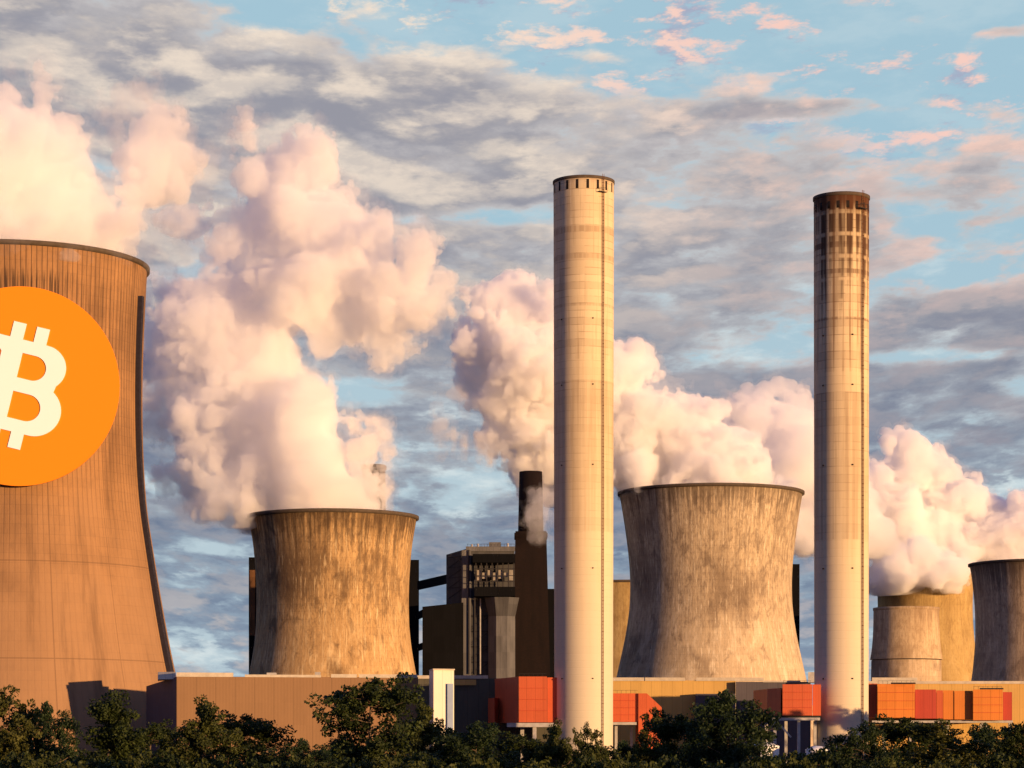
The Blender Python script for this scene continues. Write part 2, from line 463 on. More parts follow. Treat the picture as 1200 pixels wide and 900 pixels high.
def concrete_stack(name, base, dark, zlo, zhi, soot=0.0, seed=0.0):
    """slip-formed chimney concrete with lift bands and soot"""
    m, n, p = mat_new(name)
    c, x, y, _ = uvmap(n)
    lift = n.m('FLOOR', n.m('DIVIDE', y, 2.5))
    wn = n.new('ShaderNodeTexWhiteNoise', noise_dimensions='1D')
    n.put(wn.inputs['W'], n.m('ADD', lift, seed))
    ring = wn.outputs['Value']
    lj = n.m('PINGPONG', y, 1.25)
    joint = n.m('SUBTRACT', 1.0, n.ss(lj, 0.0, 0.22))
    a = n.noise(n.xyz(n.m('MULTIPLY', x, 0.4), n.m('MULTIPLY', y, 0.02), seed), 1.0, 5.0, 0.62)
    g = n.noise(n.xyz(n.m('MULTIPLY', x, 0.15), n.m('MULTIPLY', y, 0.6), seed + 7), 1.0, 5.0, 0.65)
    t = n.m('DIVIDE', n.m('SUBTRACT', y, zlo), (zhi - zlo))
    up = n.ss(t, 0.25, 0.9)
    col = n.mix(n.m('MULTIPLY', n.m('MULTIPLY', ring, 0.22), n.m('ADD', 0.35, up)), base, dark)
    col = n.mix(n.m('MULTIPLY', n.m('MULTIPLY', joint, n.ss(g, 0.42, 0.62)), n.m('ADD', 0.2, n.m('MULTIPLY', up, 0.6))), col, dark)
    col = n.mix(n.m('MULTIPLY', n.ss(a, 0.46, 0.66), n.m('ADD', 0.12, n.m('MULTIPLY', up, 0.35))), col, dark)
    gz = n.m('SUBTRACT', 1.0, n.ss(n.m('ADD', t, n.m('MULTIPLY', n.m('SUBTRACT', a, 0.5), 0.3)), 0.12, 0.5))
    col = n.mix(n.m('MULTIPLY', gz, 0.75), col, (0.56, 0.50, 0.39))
    runs = n.ss(n.noise(n.xyz(n.m('MULTIPLY', x, 0.75), n.m('MULTIPLY', y, 0.010), seed + 15), 1.0, 4.0, 0.65), 0.52, 0.66)
    col = n.mix(n.m('MULTIPLY', n.m('MULTIPLY', runs, n.ss(t, 0.25, 0.85)), 0.35 + 0.4 * soot), col, (0.20, 0.10, 0.045))
    # construction bands
    for k, (t0, t1, amt) in enumerate(((0.655, 0.69, -0.5), (0.40, 0.655, 0.30), (0.905, 0.915, 0.7), (0.86, 0.868, 0.6), (0.78, 0.785, 0.5))):
        b = n.m('MULTIPLY', n.ss(t, t0 - 0.001, t0 + 0.001), n.m('SUBTRACT', 1.0, n.ss(t, t1 - 0.001, t1 + 0.001)))
        if amt < 0:
            col = n.mix(n.m('MULTIPLY', b, -amt), col, base)
        else:
            vs = n.ss(n.noise(n.xyz(n.m('MULTIPLY', x, 0.9), n.m('MULTIPLY', y, 0.004), seed + k), 1.0, 2.0, 0.5), 0.42, 0.6)
            col = n.mix(n.m('MULTIPLY', n.m('MULTIPLY', b, amt), n.m('ADD', 0.35, n.m('MULTIPLY', vs, 0.5 + soot * 0.5))), col, dark)
    if soot > 0:
        sx = n.noise(n.xyz(n.m('MULTIPLY', x, 0.42), n.m('MULTIPLY', y, 0.015), seed + 2), 1.0, 3.0, 0.6)
        st = n.ss(n.m('ADD', t, n.m('MULTIPLY', n.m('SUBTRACT', sx, 0.5), 0.55)), 0.80, 0.98)
        rbp = n.ss(n.m('PINGPONG', x, 1.45), 0.28, 0.62)
        rows = n.ss(n.m('PINGPONG', y, 3.4), 0.25, 0.9)
        st = n.m('MULTIPLY', st, n.m('ADD', 0.30, n.m('MULTIPLY', n.m('MULTIPLY', rbp, rows), 0.70)))
        col = n.mix(n.m('MULTIPLY', st, soot), col, (0.065, 0.032, 0.018))
        cap = n.ss(n.m('ADD', t, n.m('MULTIPLY', n.m('SUBTRACT', sx, 0.5), 0.06)), 0.955, 0.985)
        col = n.mix(n.m('MULTIPLY', cap, 0.92), col, (0.085, 0.034, 0.016))
    else:
        cap = n.ss(n.m('ADD', t, n.m('MULTIPLY', n.m('SUBTRACT', a, 0.5), 0.02)), 0.988, 0.997)
        col = n.mix(n.m('MULTIPLY', cap, 0.5), col, dark)
    n.put(p.inputs['Base Color'], col)
    p.inputs['Roughness'].default_value = 0.9
    bump(n, p, n.m('ADD', n.m('MULTIPLY', joint, -1.0), g), 0.25, 0.1)
    return m


def cladding(name, col, pitch=1.1, var=0.12, rough=0.6, dirt=0.2, panel=0.0):
    """profiled sheet cladding"""
    m, n, p = mat_new(name)
    c, x, y, _ = uvmap(n)
    idx = n.m('FLOOR', n.m('DIVIDE', x, pitch * 4))
    wn = n.new('ShaderNodeTexWhiteNoise', noise_dimensions='2D')
    n.put(wn.inputs['Vector'], n.xyz(idx, n.m('FLOOR', n.m('DIVIDE', y, 7.0)), 0.0))
    k = n.m('ADD', 1.0 - var, n.m('MULTIPLY', wn.outputs['Value'], 2 * var))
    cc = n.vm('MULTIPLY', col, n.xyz(k, k, k))
    d = n.noise(n.xyz(n.m('MULTIPLY', x, 0.35), n.m('MULTIPLY', y, 0.07), 1.0), 1.0, 6.0, 0.65)
    cc = n.mix(n.m('MULTIPLY', n.ss(d, 0.42, 0.72), dirt), cc, tuple(q * 0.4 for q in col))
    if panel > 0:
        px_ = n.m('PINGPONG', x, panel / 2)
        ln = n.m('SUBTRACT', 1.0, n.ss(px_, 0.02, 0.14))
        cc = n.mix(n.m('MULTIPLY', ln, 0.45), cc, tuple(q * 0.35 for q in col))
    n.put(p.inputs['Base Color'], cc)
    p.inputs['Roughness'].default_value = rough
    w = n.m('PINGPONG', x, pitch / 2)
    bump(n, p, w, 0.35, 0.08)
    return m


def plain(name, col, rough=0.7, var=0.25, scale=0.6, metallic=0.0):
    m, n, p = mat_new(name)
    c = n.new('ShaderNodeTexCoord').outputs['Object']
    f = n.noise(c, scale, 6.0, 0.6)
    cc = n.mix(n.m('MULTIPLY', n.ss(f, 0.35, 0.7), var * 2), col, tuple(q * 0.5 for q in col))
    n.put(p.inputs['Base Color'], cc)
    p.inputs['Roughness'].default_value = rough
    p.inputs['Metallic'].default_value = metallic
    return m


def brick_dark(name):
    m, n, p = mat_new(name)
    c, x, y, vec = uvmap(n)
    br = n.new('ShaderNodeTexBrick')
    n.put(br.inputs['Vector'], vec)
    br.inputs['Scale'].default_value = 1.0
    br.inputs['Brick Width'].default_value = 1.0
    br.inputs['Row Height'].default_value = 0.4
    br.inputs['Mortar Size'].default_value = 0.03
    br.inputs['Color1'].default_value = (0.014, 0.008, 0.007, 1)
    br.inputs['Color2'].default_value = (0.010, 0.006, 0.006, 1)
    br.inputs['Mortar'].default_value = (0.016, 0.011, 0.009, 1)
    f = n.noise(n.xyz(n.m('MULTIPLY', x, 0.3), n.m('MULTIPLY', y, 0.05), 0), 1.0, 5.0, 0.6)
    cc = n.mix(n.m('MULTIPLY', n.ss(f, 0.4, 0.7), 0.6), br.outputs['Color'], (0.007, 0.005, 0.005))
    n.put(p.inputs['Base Color'], cc)
    p.inputs['Roughness'].default_value = 0.9
    return m


def leaf_mat(name, c1, c2):
    m, n, p = mat_new(name)
    t = n.t
    at = n.new('ShaderNodeAttribute', attribute_name='tone')
    col = n.mix(at.outputs['Fac'], c1, c2)
    n.put(p.inputs['Base Color'], col)
    p.inputs['Roughness'].default_value = 0.6
    p.inputs['Specular IOR Level'].default_value = 0.2
    tr = n.new('ShaderNodeBsdfTranslucent')
    n.put(tr.inputs['Color'], n.vm('MULTIPLY', col, (1.0, 1.1, 0.6)))
    mx = n.new('ShaderNodeMixShader')
    mx.inputs[0].default_value = 0.25
    t.links.new(p.outputs[0], mx.inputs[1]); t.links.new(tr.outputs[0], mx.inputs[2])
    t.links.new(mx.outputs[0], t.nodes['Material Output'].inputs['Surface'])
    return m


def steam_mat(name, density, color=(0.999, 0.992, 0.993), g=0.0):
    m = bpy.data.materials.new(name)
    m.use_nodes = True
    t = m.node_tree
    t.nodes.clear()
    out = t.nodes.new('ShaderNodeOutputMaterial')
    v = t.nodes.new('ShaderNodeVolumePrincipled')
    v.inputs['Color'].default_value = (*color, 1)
    v.inputs['Density'].default_value = density
    v.inputs['Anisotropy'].default_value = g
    t.links.new(v.outputs[0], out.inputs['Volume'])
    try:
        m.cycles.homogeneous_volume = True
    except Exception:
        pass
    return m


# ------------------------------------------------------------------ ground
def build_ground():
    m, n, p = mat_new('rough_grass')
    c = n.new('ShaderNodeTexCoord').outputs['Object']
    f = n.noise(c, 0.05, 8.0, 0.65)
    g = n.noise(c, 0.7, 6.0, 0.7)
    cc = n.mix(n.ss(f, 0.35, 0.65), (0.040, 0.048, 0.018), (0.075, 0.062, 0.032))
    cc = n.mix(n.m('MULTIPLY', n.ss(g, 0.4, 0.7), 0.6), cc, (0.022, 0.026, 0.012))
    n.put(p.inputs['Base Color'], cc)
    p.inputs['Roughness'].default_value = 0.95
    mb = MB()
    mb.face([(-25000, -4000, 0), (25000, -4000, 0), (25000, 45000, 0), (-25000, 45000, 0)], [(0, 0), (1, 0), (1, 1), (0, 1)])
    tag(mb.build('ground', m), kind='structure')
    m2, n2, p2 = mat_new('yard_asphalt')
    c = n2.new('ShaderNodeTexCoord').outputs['Object']
    f = n2.noise(c, 0.08, 8.0, 0.65)
    n2.put(p2.inputs['Base Color'], n2.mix(f, (0.04, 0.04, 0.042), (0.075, 0.07, 0.065)))
    p2.inputs['Roughness'].default_value = 0.9
    mb = MB()
    mb.face([(-320, 640, .02), (420, 640, .02), (700, 1750, .02), (-500, 1750, .02)], [(0, 0), (1, 0), (1, 1), (0, 1)])
    tag(mb.build('paved_yard', m2), kind='structure')


build_ground()

# ------------------------------------------------------------------ cooling towers
M_RIM = plain('rim_concrete', (0.10, 0.075, 0.055), 0.9)
M_DARKMETAL = plain('dark_steel', (0.03, 0.028, 0.03), 0.6)
M_STEEL = plain('galvanised_steel', (0.42, 0.40, 0.38), 0.5)
M_WHITE = plain('white_paint', (0.78, 0.77, 0.74), 0.5, var=0.1)
M_FLASH = plain('pale_flashing', (0.50, 0.44, 0.35), 0.6, var=0.2)


def spline(prof, k):
    """Catmull-Rom through (py, r) rows"""
    out = []
    P = [prof[0]] + prof + [prof[-1]]
    for i in range(1, len(P) - 2):
        for j in range(k):
            t = j / k
            a, b, c, d = (np.array(P[i + q]) for q in (-1, 0, 1, 2))
            # keep rows monotone by interpolating linearly in py and by Hermite in r
            py = b[0] + (c[0] - b[0]) * t
            m0 = (c[1] - a[1]) / (c[0] - a[0] + 1e-9); m1 = (d[1] - b[1]) / (d[0] - b[0] + 1e-9)
            h = c[0] - b[0]
            r = ((2 * t**3 - 3 * t**2 + 1) * b[1] + (t**3 - 2 * t**2 + t) * h * m0 + (-2 * t**3 + 3 * t**2) * c[1] + (t**3 - t**2) * h * m1)
            out.append((py, r))
    out.append(tuple(prof[-1]))
    return out


def tower(label, axis, Y, prof, mat, thick=1.0, lip=0.9, rim_mat=None, zbot=0.0, extra=None, segs=192):
    x = X(axis, Y)
    root = thing('cooling_tower', label, 'cooling tower', (x, Y, 0), group='cooling towers of the power station')
    pts = spline(prof, 5)                          # top to bottom
    pts = [(L(r, Y), Z(py, Y)) for (py, r) in pts]
    pts = [q for q in pts if q[1] > zbot + 0.5]
    r0 = pts[-1][0] + (pts[-1][1] - zbot) * max(0.0, (pts[-1][0] - pts[-2][0]) / (pts[-2][1] - pts[-1][1]))
    pts.append((r0, zbot))
    out = list(reversed(pts))                      # bottom to top
    ztop = out[-1][1]
    inner = [(r - thick, z) for (r, z) in reversed(out)]
    MB().lathe(out + inner, segs).build('shell', mat, root)
    rt = out[-1][0]
    # rim walkway
    MB().lathe([(rt + 0.05, ztop - 1.3), (rt + lip, ztop - 0.9), (rt + lip, ztop + 0.25), (rt - thick - 0.2, ztop + 0.25), (rt - thick - 0.2, ztop - 0.4)], segs).build('rim', rim_mat or M_RIM, root)
    return root, out, x


# profiles: (row, radius) in photograph pixels, top to bottom
P1 = [(312, 148), (340, 146.5), (400, 143.8), (440, 142.7), (480, 142.5), (520, 143.2), (560, 145), (600, 148.5), (640, 154.5), (690, 162.6), (743, 172), (785, 180.5), (830, 191), (880, 203)]
P2 = [(606, 98.5), (620, 96), (640, 92.8), (673, 90), (711, 89), (749, 91), (787, 97), (830, 106), (880, 117)]
P3 = [(578, 107), (595, 104.2), (620, 100.3), (655, 96), (685, 94.4), (715, 95.6), (745, 100), (780, 107.5), (830, 119), (880, 131)]

M_T1 = concrete_streaked('tower_concrete_fluted', (0.355, 0.190, 0.082), (0.10, 0.055, 0.032), (0.42, 0.25, 0.13), 0, Z(312, 850), 0.0, streak=0.28, rib=1.23, top_dark=0.0)
M_T2 = concrete_streaked('tower_concrete_weathered', (0.50, 0.32, 0.145), (0.10, 0.060, 0.034), (0.76, 0.58, 0.33), 0, Z(606, 1060), 11.0, top_dark=0.7, top_w=16)
M_T3 = concrete_streaked('tower_concrete_mottled', (0.56, 0.43, 0.275), (0.15, 0.105, 0.072), (0.80, 0.68, 0.49), 0, Z(578, 1200), 31.0, top_dark=0.55, top_w=12)
M_T4 = concrete_streaked('tower_concrete_yellowed', (0.46, 0.32, 0.13), (0.24, 0.15, 0.06), (0.52, 0.38, 0.18), 0, Z(668, 1600), 51.0, streak=0.95, top_dark=0.4)
M_T5 = concrete_streaked('tower_concrete_grimy', (0.54, 0.40, 0.25), (0.17, 0.115, 0.075), (0.70, 0.55, 0.38), 0, Z(660, 1400), 71.0, top_dark=0.8, top_w=20)
M_T6 = concrete_streaked('tower_shadow_patch', (0.56, 0.42, 0.255), (0.26, 0.17, 0.095), (0.64, 0.50, 0.33), 0, Z(713, 1300), 91.0, streak=0.85, top_dark=0.2)

t1, out1, x1 = tower('largest cooling tower at the left edge, carrying the round orange sign', 23, 850, P1, M_T1, segs=320)
# dark tapering strip standing in for a shadow down the right-hand flank
def flank_shadow():
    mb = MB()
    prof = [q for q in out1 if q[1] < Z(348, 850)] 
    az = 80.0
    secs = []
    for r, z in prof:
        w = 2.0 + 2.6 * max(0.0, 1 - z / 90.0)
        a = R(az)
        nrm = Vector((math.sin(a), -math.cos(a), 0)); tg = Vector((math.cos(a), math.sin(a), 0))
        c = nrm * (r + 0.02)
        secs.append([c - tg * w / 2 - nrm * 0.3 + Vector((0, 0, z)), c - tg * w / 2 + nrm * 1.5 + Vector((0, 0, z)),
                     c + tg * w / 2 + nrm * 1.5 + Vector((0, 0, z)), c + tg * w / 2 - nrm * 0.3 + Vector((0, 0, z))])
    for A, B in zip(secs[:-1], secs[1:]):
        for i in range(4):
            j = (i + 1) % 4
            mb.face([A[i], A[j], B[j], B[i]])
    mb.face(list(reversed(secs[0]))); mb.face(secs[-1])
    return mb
flank_shadow().build('shadow_strip', plain('shadow_strip_tone', (0.03, 0.026, 0.036), 0.7), t1)

t2, out2, x2 = tower('streaky brown cooling tower behind the long tan hall, steam spilling over its left rim', 390, 1060, P2, M_T2)
t3, out3, x3 = tower('mottled cooling tower standing between the two tall pale chimneys', 833, 1200, P3, M_T3)
t4, _, x4 = tower('yellowish cooling tower right of the sooty chimney, its rim lost in steam', 1084, 1600,
                  [(668, 58), (690, 55.5), (720, 55), (750, 57), (775, 60), (800, 62), (880, 72)], M_T4)
t5, out5, x5 = tower('dark grimy cooling tower cut off by the right edge', 1219, 1400,
                     [(661, 81.5), (680, 78.5), (710, 75.6), (740, 74.8), (765, 76), (797, 79.5), (840, 88), (880, 97)], M_T5)
# low tower added in place of the shadow shapes on the yellow one
Y6 = 1300
t6, out6, x6 = tower('low pale tower shape standing in for shadows on the yellowish tower', 1062, Y6,
                     [(713, 38), (740, 38.5), (760, 40), (773, 42)], M_T6, zbot=Z(773, Y6), rim_mat=M_T6, lip=0.3)
MB().lathe([(L(42.5, Y6), 0), (L(40.6, Y6), Z(774, Y6))], 96).build('patch_base', M_T5, t6)
t7, _, x7 = tower('brown cooling tower mostly hidden between the left chimney and the mottled tower', 737, 1560,
                  [(684, 62), (710, 58), (740, 57), (780, 62), (830, 70), (880, 78)], M_T4)

# ------------------------------------------------------------------ round sign
def build_sign():
    Ys = 804.0
    cx, cz, r = X(23, Ys), Z(452.5, Ys), L(117, Ys)
    root = thing('round_sign', 'big flat round orange sign with a white currency letter on the left tower', 'sign', (cx, Ys, cz))
    m, n, p = mat_new('orange_sign_paint')
    p.inputs['Base Color'].default_value = (0.86, 0.262, 0.012, 1)
    p.inputs['Roughness'].default_value = 0.6
    mb = MB()
    k = 128
    ring = [(r * math.sin(2 * math.pi * i / k), r * math.cos(2 * math.pi * i / k)) for i in range(k)]
    mb.face([(a, 0, b) for a, b in reversed(ring)][::-1])
    mb.face([(a, 0.8, b) for a, b in reversed(ring)])
    for i in range(k):
        a, b = ring[i], ring[(i + 1) % k]
        mb.face([(a[0], 0, a[1]), (a[0], 0.8, a[1]), (b[0], 0.8, b[1]), (b[0], 0, b[1])])
    mb.build('disc', m, root)
    # currency letter: outlines in units of the disc radius, upright, then turned 14 degrees clockwise
    def arc(cx_, cy_, rx, ry, a0, a1, s=20):
        return [(cx_ + rx * math.cos(R(a0 + (a1 - a0) * i / s)), cy_ + ry * math.sin(R(a0 + (a1 - a0) * i / s))) for i in range(s + 1)]
    outer = [(-0.43, 0.46), (-0.43, 0.34), (-0.30, 0.34), (-0.27, 0.31), (-0.27, -0.31), (-0.30, -0.34), (-0.43, -0.34), (-0.43, -0.46),
             (-0.13, -0.46), (-0.13, -0.63), (0.01, -0.63), (0.01, -0.46)]
    outer = [(-0.40, 0.46), (-0.40, 0.33), (-0.29, 0.33), (-0.26, 0.30), (-0.26, -0.30), (-0.29, -0.33), (-0.42, -0.33), (-0.42, -0.46),
             (-0.21, -0.46), (-0.21, -0.62), (-0.08, -0.62), (-0.08, -0.46), (0.03, -0.46), (0.03, -0.62), (0.16, -0.62), (0.16, -0.46)]
    outer += arc(0.20, -0.20, 0.27, 0.26, -85, 58)
    outer += arc(0.18, 0.235, 0.235, 0.225, -42, 80)
    outer += [(0.16, 0.46), (0.16, 0.62), (0.03, 0.62), (0.03, 0.46), (-0.08, 0.46), (-0.08, 0.62), (-0.21, 0.62), (-0.21, 0.46)]
    hole1 = [(-0.05, 0.08), (-0.05, 0.33)] + arc(0.09, 0.205, 0.13, 0.125, 90, -90)
    hole2 = [(-0.05, -0.33), (-0.05, -0.06)] + arc(0.12, -0.195, 0.14, 0.135, 90, -90)
    cu = bpy.data.curves.new('letter', 'CURVE')
    cu.dimensions = '2D'; cu.fill_mode = 'BOTH'; cu.extrude = 0.15
    ca, sa = math.cos(R(-14)), math.sin(R(-14))
    for pl in (outer, hole1, hole2):
        s = cu.splines.new('POLY')
        s.points.add(len(pl) - 1)
        for q, (a, b) in zip(s.points, pl):
            q.co = ((a * ca - b * sa) * r, (a * sa + b * ca) * r, 0, 1)
        s.use_cyclic_u = True
    tmp = bpy.data.objects.new('tmp', cu)
    COL.objects.link(tmp)
    dg = bpy.context.evaluated_depsgraph_get()
    me = bpy.data.meshes.new_from_object(tmp.evaluated_get(dg))
    bpy.data.objects.remove(tmp); bpy.data.curves.remove(cu)
    me.transform(Matrix.Rotation(R(90), 4, 'X'))
    me.name = 'letter'
    mw, nw, pw = mat_new('white_sign_paint')
    pw.inputs['Base Color'].default_value = (0.86, 0.88, 0.92, 1)
    pw.inputs['Roughness'].default_value = 0.6
    me.materials.clear(); me.materials.append(mw)
    lo = bpy.data.objects.new('letter', me)
    COL.objects.link(lo)
    lo.parent = root
    lo.location = (0, -0.17, 0)
    # brackets back to the shell
    for (dx, dz) in ((-24, 0), (8.6, 22), (8.6, -22), (26, 0), (8.6, 0)):
        zz = cz + dz
        rr = np.interp(zz, [q[1] for q in out1], [q[0] for q in out1])
        wx = cx + dx - x1
        ys = 850 - math.sqrt(max(1, rr * rr - wx * wx))
        MB().bar((dx, 0.7, dz), (dx, ys - Ys + 0.5, dz), 0.6).build('bracket', M_DARKMETAL, root)
build_sign()

# ------------------------------------------------------------------ chimneys
M_C1 = concrete_stack('chimney_concrete_clean', (0.66, 0.53, 0.34), (0.30, 0.20, 0.12), 0, Z(213, 875), 0.0, 3.0)
M_C2 = concrete_stack('chimney_concrete_sooty', (0.65, 0.51, 0.32), (0.22, 0.14, 0.085), 0, Z(232, 760), 1.0, 8.0)
M_OPEN = plain('dark_opening', (0.025, 0.018, 0.015), 0.9)
M_RUST = plain('rusty_steel', (0.16, 0.075, 0.04), 0.8)


def chimney(label, axis, Y, ytop, rtop, rbot, mat, slots, slot_py, slot_h, ladder_az):
    x = X(axis, Y); zt = Z(ytop, Y)
    root = thing('concrete_chimney', label, 'chimney', (x, Y, 0), group='tall pale concrete chimneys')
    r0, r1 = L(rbot, Y), L(rtop, Y)
    prof = [(r0 + (r1 - r0) * i / 60, zt * i / 60) for i in range(61)]
    MB().lathe(prof + [(r1 - 0.7, zt), (r1 - 0.7, zt - 20)], 96).build('shaft', mat, root)
    MB().lathe([(r1 + .02, zt - .9), (r1 + .28, zt - .7), (r1 + .28, zt + .15), (r1 - .9, zt + .15), (r1 - .9, zt - .5)], 96).build('rim', M_RIM, root)
    MB().lathe([(r1 - 2.2, zt - 20), (r1 - 2.2, zt - .6), (r1 - 2.6, zt - .6), (r1 - 2.6, zt - 20)], 64).build('flue', M_RUST, root)
    for k in range(slots):
        a = 360.0 * k / slots + 6
        zz = Z(slot_py, Y)
        w = 0.95 / r1 * 180 / math.pi / 2
        MB().lathe([(r1 - .3, zz - slot_h / 2), (r1 + .03, zz - slot_h / 2), (r1 + .03, zz + slot_h / 2), (r1 - .3, zz + slot_h / 2)], 4, a0=a - w, a1=a + w).build('vent_opening', M_OPEN, root)
    # caged ladder
    a = R(ladder_az)
    nrm = Vector((math.sin(a), -math.cos(a), 0)); tg = Vector((math.cos(a), math.sin(a), 0))
    lad = MB()
    for s in (-.34, .34):
        lad.bar(nrm * (r0 + .3) + tg * s + Vector((0, 0, 1)), nrm * (r1 + .3) + tg * s + Vector((0, 0, zt + .9)), .16)
    z = 1.0
    while z < zt:
        f = z / zt; rr = r0 + (r1 - r0) * f
        lad.bar(nrm * (rr + .3) - tg * .34 + Vector((0, 0, z)), nrm * (rr + .3) + tg * .34 + Vector((0, 0, z)), .10)
        if int(z / 1.2) % 3 == 0:
            lad.bar(nrm * (rr - .1) + tg * .3 + Vector((0, 0, z)), nrm * (rr + .4) + tg * .3 + Vector((0, 0, z)), .24)
        z += 1.2
    lad.build('ladder', M_RUST, root)
    # inspection platform on the ladder near the top and anchor fittings
    zz = Z(ytop + 18, Y)
    mbp = MB()
    for (b0, b1) in ((-2.4, .9),):
        p0 = nrm * (r1 + .02)
        c = [p0 + tg * b0, p0 + tg * b1, p0 + tg * b1 + nrm * 1.3, p0 + tg * b0 + nrm * 1.3]
        mbp.prism([(q.x, q.y) for q in c][::-1] if False else [(q.x, q.y) for q in c], zz - .2, zz)
        for q in c[2:]:
            mbp.bar((q.x, q.y, zz), (q.x, q.y, zz + 1.2), .12)
        mbp.bar((c[2].x, c[2].y, zz + 1.2), (c[3].x, c[3].y, zz + 1.2), .12)
    mbp.build('platform', M_DARKMETAL, root)
    for py in (ytop + 165, 455, 548, 668, 796):
        for az in (-48, 16):
            q = R(az); zz = Z(py, Y)
            rr = r0 + (r1 - r0) * zz / zt
            MB().bar((math.sin(q) * (rr - .1), -math.cos(q) * (rr - .1), zz), (math.sin(q) * (rr + .3), -math.cos(q) * (rr + .3), zz), .42).build('anchor_plate', M_OPEN, root)
    return root

chimney('clean pale chimney rising in front of the steam, just right of the dark stack', 684, 875, 213.5, 35.4, 34.2, M_C1, 18, 223, 3.2, 37)
chimney('sooty topped pale chimney right of the mottled cooling tower', 986, 760, 232, 32.2, 31.4, M_C2, 18, 246, 2.2, 41)


# ------------------------------------------------------------------ dark boiler plant
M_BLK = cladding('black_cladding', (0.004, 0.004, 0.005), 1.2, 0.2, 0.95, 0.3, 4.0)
M_GRY = cladding('dark_grey_cladding', (0.068, 0.067, 0.070), 1.2, 0.15, 0.7, 0.5, 5.0)
M_GRY2 = cladding('mid_grey_cladding', (0.115, 0.113, 0.116), 1.0, 0.12, 0.7, 0.5, 3.0)
M_BRK = brick_dark('sooty_brick')
M_BRN = cladding('brown_cladding', (0.11, 0.052, 0.022), 1.2, 0.15, 0.6, 0.4)


def fpx(*pts):
    return [(X(px, Y), Y) for px, Y in pts]

# dark stack
Yk = 1118
st = thing('dark_stack', 'tapered sooty brick stack just left of the clean pale chimney, wrapped in steam', 'chimney', (X(622, Yk), Yk, 0))
mb = MB()
def sq(h): return [(-h, -h), (h, -h), (h, h), (-h, h)]
def frustum(mb, h0, z0, h1, z1):
    A = [(a, b, z0) for a, b in sq(h0)]; B = [(a, b, z1) for a, b in sq(h1)]
    for i in range(4):
        j = (i + 1) % 4
        mb.face([A[i], A[j], B[j], B[i]], [(0, z0), (2 * h0, z0), (2 * h0, z1), (0, z1)])
    mb.face(B, [(0, 0)] * 4)
frustum(mb, L(25, Yk), 0, L(18, Yk), Z(624, Yk))
mb.build('base_tower', M_BRK, st)
mb = MB(); h = L(19.3, Yk); mb.prism(sq(h), Z(631, Yk), Z(626, Yk)); mb.build('ledge', M_BRK, st)
MB().lathe([(L(15, Yk), Z(626, Yk)), (L(13.4, Yk), Z(553, Yk)), (L(10.5, Yk), Z(553, Yk)), (L(10.5, Yk), Z(575, Yk))], 48).build('flue', M_BRK, st)

# boiler house
Yb = 1085
bh = thing('boiler_house', 'tall dark grey boiler house left of the brick stack, with a glazed gallery', 'building', (0, 0, 0))
mb = MB()
mb.prism(fpx((523, Yb + 13), (547, Yb), (603, Yb), (600, Yb + 18), (526, Yb + 20)), 0, [Z(650, Yb + 13), Z(643, Yb), Z(643, Yb), Z(643, Yb), Z(650, Yb + 13)])
mb.build('main_block', M_GRY, bh)
mb = MB(); mb.prism(fpx((546, Yb - .6), (603.5, Yb - .6), (603.5, Yb - .1), (546, Yb - .1)), Z(646, Yb), Z(640.5, Yb)); mb.build('parapet', M_GRY2, bh)
mb = MB(); mb.prism(fpx((573, Yb + 6), (587, Yb + 6), (587, Yb + 14), (573, Yb + 14)), Z(643, Yb), Z(634, Yb)); mb.build('roof_box', M_GRY2, bh)
mb = MB(); mb.prism(fpx((541, Yb - 2), (552, Yb - 2), (552, Yb + 3), (541, Yb + 3)), 0, Z(645, Yb)); mb.build('corner_pier', M_GRY2, bh)
mb = MB(); mb.prism(fpx((554, Yb - 9), (603.6, Yb - 9), (603.6, Yb - .2), (554, Yb - .2)), Z(661, Yb), Z(651, Yb)); mb.build('gallery_roof', M_BLK, bh)
mb = MB(); mb.prism(fpx((556, Yb - 8), (603.6, Yb - 8), (603.6, Yb - .2), (556, Yb - .2)), Z(700, Yb), Z(689, Yb)); mb.build('gallery_floor', M_BLK, bh)
mb = MB()
for k in range(8):
    px = 558 + k * 6.3
    mb.bar((X(px, Yb), Yb - 7.6, Z(690, Yb)), (X(px, Yb), Yb - 7.6, Z(660, Yb)), .45)
for py in (668, 676, 683):
    mb.bar((X(556, Yb), Yb - 7.5, Z(py, Yb)), (X(603, Yb), Yb - 7.5, Z(py, Yb)), .3)
mb.build('gallery_frame', M_DARKMETAL, bh)
for k in range(7):
    px = 561.2 + k * 6.3
    MB().box(X(px - 2.2, Yb), X(px + 2.2, Yb), Yb - 5, Yb - 3.4, Z(681 - (k % 3) * 2, Yb), Z(669 + (k % 2) * 3, Yb)).build('vessel', plain('pale_vessel', (0.30, 0.27, 0.24), 0.4) if k == 0 else bpy.data.materials['pale_vessel'], bh)
Yc = Yb - 7
MB().lathe([(L(17, Yc), Z(722, Yc)), (L(22, Yc), Z(700, Yc))], 8, X(588, Yc), Yc + 5, a0=22.5, a1=382.5, smooth=False).build('hopper', M_GRY, bh)
MB().lathe([(L(17, Yc), 0), (L(17, Yc), Z(722, Yc)), (0.05, Z(720, Yc))], 8, X(588, Yc), Yc + 5, a0=22.5, a1=382.5, smooth=False).build('silo', M_GRY2, bh)

